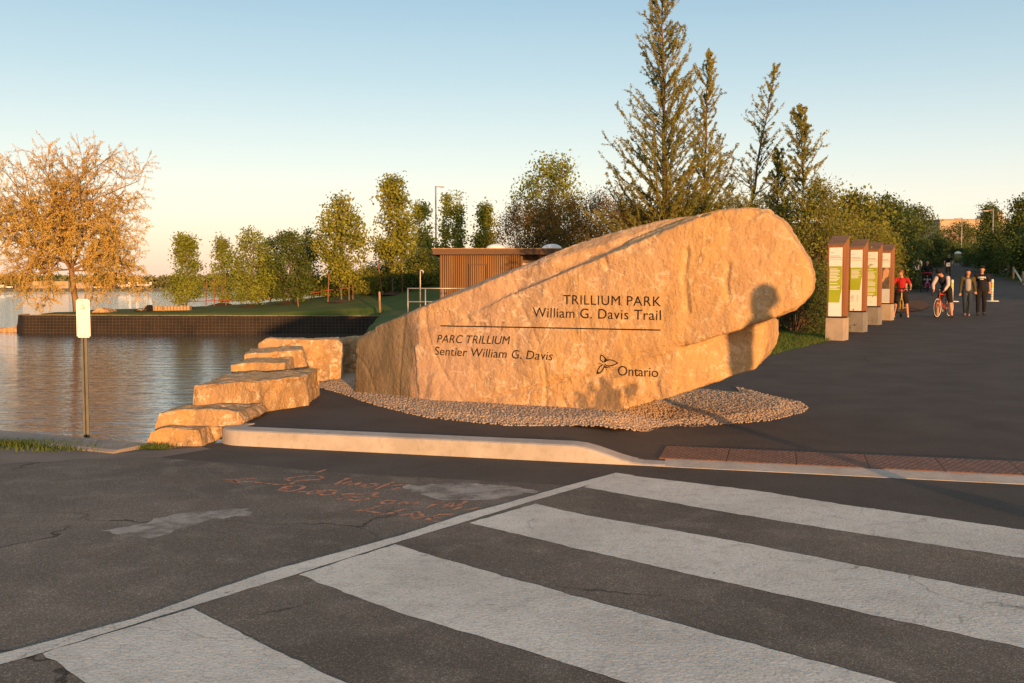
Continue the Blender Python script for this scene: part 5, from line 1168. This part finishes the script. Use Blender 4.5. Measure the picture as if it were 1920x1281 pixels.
far_box('hangar', 'smaller gabled hangar on the far shore right of the willow trunk', 132, 166, 530, 545, FY+28, 14, 'beige_wall', 'hangar_roof', True)
far_box('notice_board', 'dark board standing on the far shore near the small aircraft', 246, 268, 537, 542.5, FY+12, .5, 'black', 'black', cat='board')
for k, (px, lab) in enumerate(((231, 'left white light aircraft parked on the far shore'), (244, 'middle white light aircraft beside the dark board'), (270, 'white light aircraft right of the dark board'))):
    a = atY(px, 541.5, FY+16); o = tag(empty('aircraft', (a.x, FY+16, .7), R(20*k)), lab, 'aircraft', 'light aircraft on the far shore')
    bm = bmesh.new(); btube(bm, [(-3.4, 0, 1.2), (-2.6, 0, 1.2), (0, 0, 1.3), (2.2, 0, 1.5), (3.6, 0, 1.75)], [.2, .6, .7, .4, .15], 10); bmobj('fuselage', bm, M['white'], o, smooth=True)
    bm = bmesh.new(); bbox(bm, -1.0, .6, -4.6, 4.6, 1.9, 2.05); bmobj('wing', bm, M['white'], o); bm = bmesh.new(); vs = bbox(bm, 2.6, 3.7, -.06, .06, 1.7, 3.0); bmobj('tail_fin', bm, M['white'], o)
    for yy in (-.9, .9): tube_part('wheel_strut', [(-.4, yy, -.1), (-.4, yy*.5, 1.0)], .12, 'white', o)
for k, (px, c, lab) in enumerate(((4, 'white', 'white vehicle at the far left of the far shore'), (18, 'white', 'second white vehicle on the far left shore'), (34, 'mulch', 'reddish vehicle just left of the large hangar'), (203, 'mulch', 'reddish vehicle right of the gabled hangar'), (214, 'mulch', 'second reddish vehicle right of the gabled hangar'), (180, 'white', 'low white vehicle beside the gabled hangar'))):
    a = atY(px, 543, FY+14); o = tag(empty('parked_vehicle', (a.x, FY+14, .5)), lab, 'vehicle', 'vehicles on the far shore')
    bm = bmesh.new(); bbox(bm, -2.3, 2.3, -.9, .9, .35, 1.1); bmobj('body', bm, M[c], o, bevel=.15); bm = bmesh.new(); bbox(bm, -1.2, 1.6, -.8, .8, 1.101, 1.8); bmobj('cabin', bm, M['black' if k % 2 else c], o, bevel=.2)
    for x in (-1.4, 1.4): bm = bmesh.new(); btube(bm, [(x, -.95, .35), (x, .95, .35)], .35, 12); bmobj('wheel', bm, M['black'], o)

# ------------------------------------------------------------------ people and bicycles
def cone_caps(bm, a, b, ra, rb, k=10):
    a, b = Vector(a), Vector(b); d = b-a
    if d.length < 1e-4: bball(bm, a, ra, 2); return
    n = 5; pts, rr = [], []
    u = d.normalized()
    for i in range(n): q = math.sin(math.pi/2*i/n-math.pi/2); pts.append(a+u*ra*q); rr.append(max(.001, ra*math.sqrt(max(0, 1-q*q))))
    pts.append(a); rr.append(ra); pts.append(b); rr.append(rb)
    for i in range(1, n+1): q = math.sin(math.pi/2*i/n); pts.append(b+u*rb*q); rr.append(max(.001, rb*math.sqrt(max(0, 1-q*q))))
    btube(bm, pts, rr, k)
def fuse(name, chains, m, parent, voxel=.012, balls=(), smooth_it=3):
    bm = bmesh.new()
    for ch in chains:
        for (a, ra), (b, rb) in zip(ch[:-1], ch[1:]): cone_caps(bm, a, b, ra, rb)
    for c, r, sc in balls: bball(bm, c, r, 3, sc)
    o = bmobj(name, bm, m, parent)
    md = o.modifiers.new('r', 'REMESH'); md.mode = 'VOXEL'; md.voxel_size = voxel; md.use_smooth_shade = True
    md = o.modifiers.new('s', 'SMOOTH'); md.factor = .5; md.iterations = smooth_it
    baked(o)
    if not o.data.materials: o.data.materials.append(m)
    o.data.polygons.foreach_set('use_smooth', [True]*len(o.data.polygons)); return o
def J(**kw):
    d = dict(head=(0, -.015, 1.62), neck=(0, .01, 1.47), chest=(0, .01, 1.30), waist=(0, .01, 1.08), pelvis=(0, .01, .95), shl=(-.185, .01, 1.405), shr=(.185, .01, 1.405), ell=(-.235, .03, 1.13), elr=(.235, .03, 1.13), wrl=(-.25, -.05, .89), wrr=(.25, -.05, .89),
             hil=(-.09, .01, .92), hir=(.09, .01, .92), knl=(-.10, -.02, .50), knr=(.10, -.02, .50), anl=(-.10, .03, .085), anr=(.10, .03, .085), face=(0, -1, 0), footl=(0, -1, 0), footr=(0, -1, 0), handl=None, handr=None)
    d.update(kw); return {k: (Vector(v) if v is not None else None) for k, v in d.items()}
def person(label, loc, rz, j, scale=1.0, top='c_black', sleeve=None, slv=.5, bottom='c_black', shorts=False, shoes='black', hair='hair_dark', long_hair=False, cap=None, jacket=None, helmet=None, skin='skin', voxel=.012, shirt_len=.0, build=1.0, hem=0.0):
    o = tag(empty('person', loc, rz), label, 'person'); o.scale = (scale,)*3; g = build
    f = j['face'].normalized(); up = (j['head']-j['neck']).normalized(); side = f.cross(up).normalized()
    H = j['head']
    def hd(x, y, z): return H+side*x+f*y+up*z
    ch = [[(j['neck']-up*.02, .055), (H-up*.04, .052)], [(j['waist'], .105*g), (j['chest'], .125*g), (j['neck']-up*.06, .075)], [(j['pelvis'], .12*g), (j['waist'], .105*g)]]
    balls = [(H+up*.01, .098, (.82, .95, 1.2)), (hd(0, .03, -.06), .06, (.95, 1, .9))]
    ch += [[(hd(0, .085, .01), .012), (hd(0, .108, -.028), .017)]]                        # nose
    for s in (-1, 1): balls.append((hd(s*.082, -.005, -.005), .024, (.5, .9, 1.3)))       # ears
    for sd_ in 'lr':
        sh, el, wr = j['sh'+sd_], j['el'+sd_], j['wr'+sd_]; sgn = -1 if sd_ == 'l' else 1
        ch.append([(sh, .058), (el, .042), (wr, .029)])
        hv = (j['hand'+sd_] if j['hand'+sd_] is not None else (wr-el)).normalized(); acr = hv.cross(f)
        acr = acr.normalized() if acr.length > .1 else side
        pc = wr+hv*.055; ch.append([(wr, .027), (pc, .034)])
        for q in range(4):                                                                # fingers
            b0 = pc+acr*(q-1.5)*.019+hv*.025; l = (.038, .045, .043, .034)[q]; b1 = b0+hv*l*.6+f*.012; b2 = b1+hv*l*.4+f*.02; ch.append([(b0, .0105), (b1, .010), (b2, .009)])
        ch.append([(wr+hv*.03+acr*sgn*.02, .013), (wr+hv*.055+acr*sgn*.045+f*.015, .0115), (wr+hv*.085+acr*sgn*.05+f*.025, .010)])  # thumb
        hi, kn, an = j['hi'+sd_], j['kn'+sd_], j['an'+sd_]
        ch.append([(hi, .088*g), (kn, .056), (kn+(an-kn)*.3, .054), (an, .038)])
        fd = j['foot'+sd_].normalized(); ch.append([(an-Vector((0, 0, .03)), .038), (an+fd*.12-Vector((0, 0, .05)), .034)])
    fuse('body', ch, M[skin], o, voxel, balls)
    # clothing, each a fused layer over the body
    sl = [[(j['waist']-(j['waist']-j['pelvis'])*(.6+shirt_len), .135*g), (j['waist'], .125*g), (j['chest'], .145*g), (j['neck']-up*.075, .088)]]
    for sd_ in 'lr':
        sh, el, wr = j['sh'+sd_], j['el'+sd_], j['wr'+sd_]
        if sleeve is None:
            e = sh.lerp(el, min(1, slv*2)) if slv <= .5 else el.lerp(wr, (slv-.5)*2)
            sl.append([(j['chest'].lerp(sh, .7), .09), (sh, .076), (sh.lerp(e, .6) if slv <= .5 else el, .064 if slv <= .5 else .056), (e, .062 if slv <= .5 else .045)])
    fuse('jacket' if jacket else 'shirt', sl, M[jacket or top], o, .016)
    if jacket:
        t = [[(j['waist']+f*.05-(j['waist']-j['pelvis'])*.5, .11), (j['chest']+f*.052, .115)]]; fuse('shirt', t, M[top], o, .016)
        t = [[(j['pelvis']+Vector((s*.08, .02, -.10-hem)), .115), (j['waist']+Vector((s*.05, .02, 0)), .115)] for s in (-1, 1)]; fuse('jacket_skirt', t, M[jacket], o, .016)
    if sleeve:
        for sd_ in 'lr': fuse('sleeve', [[(j['sh'+sd_], .072), (j['el'+sd_], .056), (j['wr'+sd_], .042)]], M[sleeve], o, .014)
    for_legs = [[(j['waist']-(j['waist']-j['pelvis'])*.6, .125*g), (j['pelvis'], .135*g)]]
    for sd_ in 'lr':
        hi, kn, an = j['hi'+sd_], j['kn'+sd_], j['an'+sd_]
        if shorts: for_legs.append([(hi, .108*g), (hi.lerp(kn, .88), .088)])
        else: for_legs.append([(hi, .105*g), (kn, .074), (an+Vector((0, 0, .03)), .058)])
    fuse('shorts' if shorts else 'trousers', for_legs, M[bottom], o, .016)
    for sd_ in 'lr':
        an = j['an'+sd_]; fd = j['foot'+sd_].normalized()
        fuse('shoe', [[(an-Vector((0, 0, .045))-fd*.03, .045), (an+fd*.06-Vector((0, 0, .045)), .046), (an+fd*.15-Vector((0, 0, .055)), .036)]], M[shoes], o, .012)
    hb = [(hd(0, -.018, .035), .104, (.88, .98, 1.05))]
    if long_hair: hb += [(hd(s*.06, -.03, -.07), .06, (.8, .9, 2.2)) for s in (-1, 1)]+[(hd(0, -.06, -.06), .08, (1, .7, 1.9))]
    ho = fuse('hair', [], M[hair], o, .012, hb)
    me = ho.data; bm = bmesh.new(); bm.from_mesh(me)                                        # open the face
    bmesh.ops.delete(bm, geom=[v for v in bm.verts if (v.co-H).dot(f) > .045 and (v.co-H).dot(up) < .065], context='VERTS'); bm.to_mesh(me); bm.free()
    if cap:
        fuse('cap', [[(hd(-.04, .07, .075), .022), (hd(.04, .07, .075), .022)], [(hd(-.035, .14, .065), .014), (hd(.035, .14, .065), .014)], [(hd(0, .07, .075), .02), (hd(0, .14, .065), .014)]], M[cap], o, .01, [(hd(0, -.005, .075), .105, (.9, 1.0, .72))])
    if helmet: fuse('helmet', [], M[helmet], o, .012, [(hd(0, -.015, .065), .122, (.86, 1.12, .82))])
    for s in (-1, 1):
        bm = bmesh.new(); bball(bm, hd(s*.033, .083, .012), .011, 1); bmobj('eye', bm, M['hair_dark'], o)
    bm = bmesh.new(); bball(bm, hd(0, .088, -.062), .016, 1, (1.4, .5, .4)); bmobj('mouth', bm, M['c_red'], o)
    return o
def bicycle(label, loc, rz, frame, rim, drop=False, plate=False, steer=0.0, wr=.34):
    # local: forward is -Y, ground z=0
    o = tag(empty('bicycle', loc, rz), label, 'bicycle')
    def wheel(y, ang):
        w = bpy.data.objects.new('wheel', None); link(w, o); w.location = (0, y, wr); w.rotation_euler = (0, 0, ang)
        for nm, r, t, m in (('tyre', wr-.018, .018, 'black'), ('rim', wr-.045, .013, rim)):
            bm = bmesh.new(); pts = [(0, r*math.cos(a), r*math.sin(a)) for a in np.linspace(0, 2*math.pi, 41)]
            ringv = []
            for i in range(40):
                a = 2*math.pi*i/40; c = Vector((0, math.cos(a), math.sin(a))); ringv.append([bm.verts.new(c*(r+t*math.cos(b))+Vector((t*.8*math.sin(b), 0, 0))) for b in np.arange(6)*math.pi/3])
            for i in range(40):
                for k in range(6): bm.faces.new((ringv[i][k], ringv[(i+1) % 40][k], ringv[(i+1) % 40][(k+1) % 6], ringv[i][(k+1) % 6]))
            bmesh.ops.recalc_face_normals(bm, faces=bm.faces[:]); bmobj(nm, bm, M[m], w, smooth=True)
        V, F = seg_mesh([((.012*(-1)**i, 0, 0), (0, (wr-.05)*math.cos(a), (wr-.05)*math.sin(a)), .0016, .0016) for i, a in enumerate(np.arange(20)*math.pi/10)], 3)
        tag(npmesh('spokes', V, F, M['galv'], w), kind='stuff')
    yf, yr = -.52, .50
    wheel(yf, steer); wheel(yr, 0)
    bb, seat, head, hb = (0, .07, .28), (0, .22, .82), (0, -.34, .80), (0, -.38, .66)
    for nm, pts, r in (('seat_tube', [bb, seat], .017), ('down_tube', [bb, hb], .019), ('top_tube', [(0, .19, .76), head], .016), ('chain_stay', [bb, (0, yr, wr)], .010), ('seat_stay', [(0, .20, .76), (0, yr, wr)], .008), ('head_tube', [hb, (0, -.33, .84)], .021)):
        tube_part(nm, pts, r, frame, o)
    for s in (-.045, .045): tube_part('fork_blade', [(s*.6, -.39, .64), (s, -.45, .5), (s, yf, wr)], .012, frame, o)
    bm = bmesh.new()
    if drop: btube(bm, [(-.20, -.42, .74), (-.20, -.50, .76), (-.20, -.52, .84), (-.20, -.44, .90), (-.18, -.36, .91), (.18, -.36, .91), (.20, -.44, .90), (.20, -.52, .84), (.20, -.50, .76), (.20, -.42, .74)], .014, 8)
    else: btube(bm, [(-.31, -.30, 1.0), (-.12, -.36, .99), (.12, -.36, .99), (.31, -.30, 1.0)], .013, 8)
    bmobj('handlebar', bm, M['black'], o, smooth=True); tube_part('stem', [(0, -.33, .83), (0, -.37, .95)], .015, 'galv', o)
    bm = bmesh.new(); vs = bbox(bm, -.06, .06, .12, .38, .88, .93)
    for v in vs:
        if v.co.y < .2: v.co.x *= .35
    bmobj('saddle', bm, M['black'], o, bevel=.012); tube_part('seat_post', [seat, (0, .25, .89)], .013, 'galv', o)
    bm = bmesh.new(); btube(bm, [(-.055, .07, .28), (-.065, .07, .28)], .09, 18); bmobj('chainring', bm, M['galv'], o)
    for s, a in ((-1, .3), (1, .3+math.pi)): tube_part('crank', [(s*.07, .07, .28), (s*.075, .07+.17*math.cos(a), .28-.17*math.sin(a)), (s*.15, .07+.17*math.cos(a), .28-.17*math.sin(a))], .010, 'galv', o)
    if plate: bm = bmesh.new(); bbox(bm, -.13, .13, -.47, -.455, .80, 1.08); bmobj('number_plate', bm, M['white'], o, bevel=.004); bm = bmesh.new(); bbox(bm, -.05, .05, -.4725, -.4705, .90, .99); bmobj('plate_print', bm, M['print_grey'], o)
    return o
def onpath(px, Y): X = (px-960)/FPX*Y; return Vector((X, Y, float(gz(X, Y))))
# walking couple
man = person('man in black t-shirt and cap walking hand in hand with the woman', onpath(1839, 33.7), R(-25), J(ell=(-.25, .05, 1.12), elr=(.25, .04, 1.13), wrl=(-.215, -.07, .90), wrr=(.265, -.03, .89), knl=(-.10, -.08, .50), anl=(-.10, .02, .10), knr=(.10, -.01, .50), anr=(.10, .14, .11), face=(-.12, -1, 0)), 1.0, 'c_black', None, .33, 'c_black', False, 'black', cap='c_black', voxel=.010, build=1.08)
# chest print on the shirt: an arched word block and a smaller block under it
for nm, n_, x0, x1, zf in (('chest_print', 9, -.125, .125, lambda x: (1.318-.9*x*x, 1.372-.9*x*x)), ('chest_print', 5, -.055, .055, lambda x: (1.262, 1.296))):
    V = []
    for x in np.linspace(x0, x1, n_):
        a, b = zf(x)
        for z in (a, b):
            hit = None
            for ch in man.children:
                if ch.name.startswith('shirt'): hit = ch.ray_cast(Vector((x, -1, z)), Vector((0, 1, 0)))
            y = hit[1].y if hit and hit[0] else -.13
            V.append((x, y-.004, z))
    pydata(nm, V, [(2*i, 2*i+2, 2*i+3, 2*i+1) for i in range(n_-1)], M['c_white'], man)
person('woman with long dark hair, olive jacket and dark jeans walking beside the man', onpath(1813, 33.6), R(-23), J(ell=(-.23, .05, 1.13), wrl=(-.25, .02, .88), elr=(.24, .04, 1.13), wrr=(.27, -.06, .93), knl=(-.09, -.03, .5), knr=(.085, -.08, .5), anl=(-.07, .10, .10), anr=(.06, .0, .085), face=(.1, -1, 0)), .93, 'c_grey', None, 1.0, 'c_denim', False, 'c_tan', long_hair=True, jacket='c_olive', voxel=.010, build=.92, hem=.05)
# cyclist leaning over the red road bicycle
cy = onpath(1769, 32.6); bz = R(-46)
bicycle('red road bicycle with white rims held by the leaning cyclist', cy, bz, 'bike_red', 'rim_white', True)
person('cyclist in helmet and black vest with pale sleeves leaning over a red bicycle', cy, bz, J(pelvis=(0, .16, .93), waist=(0, .08, 1.06), chest=(0, -.10, 1.24), neck=(0, -.22, 1.36), head=(-.03, -.31, 1.47), shl=(-.18, -.17, 1.30), shr=(.18, -.17, 1.30), ell=(-.25, -.27, 1.08), elr=(.24, -.27, 1.08), wrl=(-.19, -.38, .93), wrr=(.19, -.38, .93), hil=(-.10, .16, .91), hir=(.10, .16, .91), knl=(-.18, .02, .49), knr=(.19, .06, .49), anl=(-.22, .06, .085), anr=(.22, .12, .085), face=(-.55, -.8, -.1)), 1.03, 'c_navy', 'c_pink', 0, 'c_black', True, 'black', helmet='c_black', voxel=.010)
# boy on the yellow bicycle
by = onpath(1689, 32.9)
bicycle('small yellow bicycle under the boy in red, half hidden by the last post', by, R(-20), 'bike_yellow', 'black', False, wr=.30)
person('boy in red t-shirt and black shorts astride a yellow bicycle', by, R(-20), J(pelvis=(0, .14, .95), hil=(-.1, .14, .92), hir=(.1, .14, .92), waist=(0, .12, 1.08), chest=(0, .06, 1.30), neck=(0, .02, 1.47), head=(-.03, -.02, 1.61), shl=(-.19, .04, 1.40), shr=(.19, .04, 1.40), ell=(-.30, -.06, 1.20), elr=(.31, -.06, 1.18), wrl=(-.30, -.26, 1.07), wrr=(.30, -.27, 1.07), knl=(-.18, .04, .50), knr=(.19, .02, .5), anl=(-.24, .10, .085), anr=(.24, .06, .085), face=(-.75, -.65, 0)), .93, 'c_red', None, .36, 'c_black', True, 'c_white', hair='hair_red', voxel=.010, build=1.12)
# stroller and the person pushing it
sp_ = onpath(1737, 52.0); st_o = tag(empty('stroller', sp_, R(-22)), 'red three-wheeled stroller with a dark seat being pushed down the trail', 'stroller')
bm = bmesh.new()
for i in range(9):
    pass
V, F = [], []
for i, a in enumerate(np.linspace(R(62), R(170), 9)):
    for x in (-.26, .26): V.append((x, .20-.33*math.cos(a), .72+.33*math.sin(a)))
F = [(2*i, 2*i+1, 2*i+3, 2*i+2) for i in range(8)]; bm.free(); can = pydata('canopy', V, F, M['c_red'], st_o, smooth=True); md = can.modifiers.new('t', 'SOLIDIFY'); md.thickness = .03; baked(can)
bm = bmesh.new(); bbox(bm, -.24, .24, -.05, .0, .40, .95); bbox(bm, -.24, .24, -.30, -.05, .36, .42); bmobj('seat', bm, M['c_black'], st_o, bevel=.02)
for x in (-.26, .26): tube_part('frame_tube', [(x, -.5, .2), (x, 0, .42), (x, .35, .85), (x, .62, 1.05)], .016, 'bike_black', st_o)
tube_part('push_bar', [(-.26, .62, 1.05), (.26, .62, 1.05)], .018, 'black', st_o); tube_part('axle', [(-.30, .25, .15), (.30, .25, .15)], .014, 'bike_black', st_o)
for x, y, r in ((-.30, .25, .15), (.30, .25, .15), (0, -.55, .14)): bm = bmesh.new(); btube(bm, [(x-.03, y, r), (x+.03, y, r)], r, 18); bmobj('wheel', bm, M['black'], st_o)
for x in (-.2, .2): tube_part('leg_tube', [(x, .0, .42), (x*1.4, .25, .15)], .014, 'bike_black', st_o); tube_part('front_strut', [(x, -.3, .38), (0, -.55, .14)], .014, 'bike_black', st_o)
person('small child in magenta trousers sitting in the stroller', sp_+Vector((0, 0, .10)), R(-22), J(pelvis=(0, -.05, .62), waist=(0, -.03, .80), chest=(0, 0, 1.02), neck=(0, 0, 1.2), head=(0, -.02, 1.34), shl=(-.19, 0, 1.12), shr=(.19, 0, 1.12), ell=(-.30, -.12, .98), elr=(.30, -.12, .98), wrl=(-.16, -.30, 1.0), wrr=(.16, -.30, 1.0), hil=(-.1, -.08, .6), hir=(.1, -.08, .6), knl=(-.16, -.5, .62), knr=(.16, -.5, .62), anl=(-.2, -.58, .25), anr=(.2, -.58, .25)), .55, 'c_grey', None, .5, 'c_magenta', False, 'c_white', voxel=.02)
person('person in dark hooded top pushing the red stroller', sp_+Vector((.36, .88, float(gz(sp_.x+.36, sp_.y+.88)-gz(sp_.x, sp_.y)))), R(-22), J(ell=(-.26, -.06, 1.16), elr=(.26, -.06, 1.16), wrl=(-.2, -.28, 1.06), wrr=(.2, -.28, 1.06), knl=(-.1, -.10, .5), anr=(.1, .16, .12)), .96, 'c_black', None, 1.0, 'c_black', False, 'black', long_hair=True, voxel=.016)
# two cyclists further back
ride = dict(pelvis=(0, .26, 1.0), hil=(-.1, .24, .98), hir=(.1, .24, .98), waist=(0, .2, 1.13), chest=(0, .08, 1.33), neck=(0, .0, 1.5), head=(0, -.04, 1.64), shl=(-.19, .05, 1.43), shr=(.19, .05, 1.43), ell=(-.28, -.05, 1.22), elr=(.28, -.05, 1.22), wrl=(-.27, -.26, 1.06), wrr=(.27, -.26, 1.06), knl=(-.13, -.10, .72), knr=(.13, -.02, .58), anl=(-.13, .0, .36), anr=(.13, .14, .18))
for px, Y, tp, bt, lab, blab in ((1718, 66, 'c_white', 'c_black', 'far cyclist in a white t-shirt riding towards the camera', 'black bicycle with a white plate under the white shirt cyclist'), (1776, 72, 'c_black', 'c_olive', 'far cyclist in a dark top and tan trousers riding towards the camera', 'black bicycle with a white plate under the dark cyclist')):
    q = onpath(px, Y); bicycle(blab, q, R(-26), 'bike_black', 'galv', False, True); person(lab, q, R(-26), J(**ride), .98, tp, None, .4, bt, False, 'black', voxel=.016)
# a bystander outside the right edge whose shadow falls on the head of the rock
person('bystander in dark clothes standing outside the right edge of the picture', (3.83, 6.0, 0), R(112), J(), 1.04, 'c_navy', None, .4, 'c_denim', False, 'black', long_hair=True, voxel=.02)
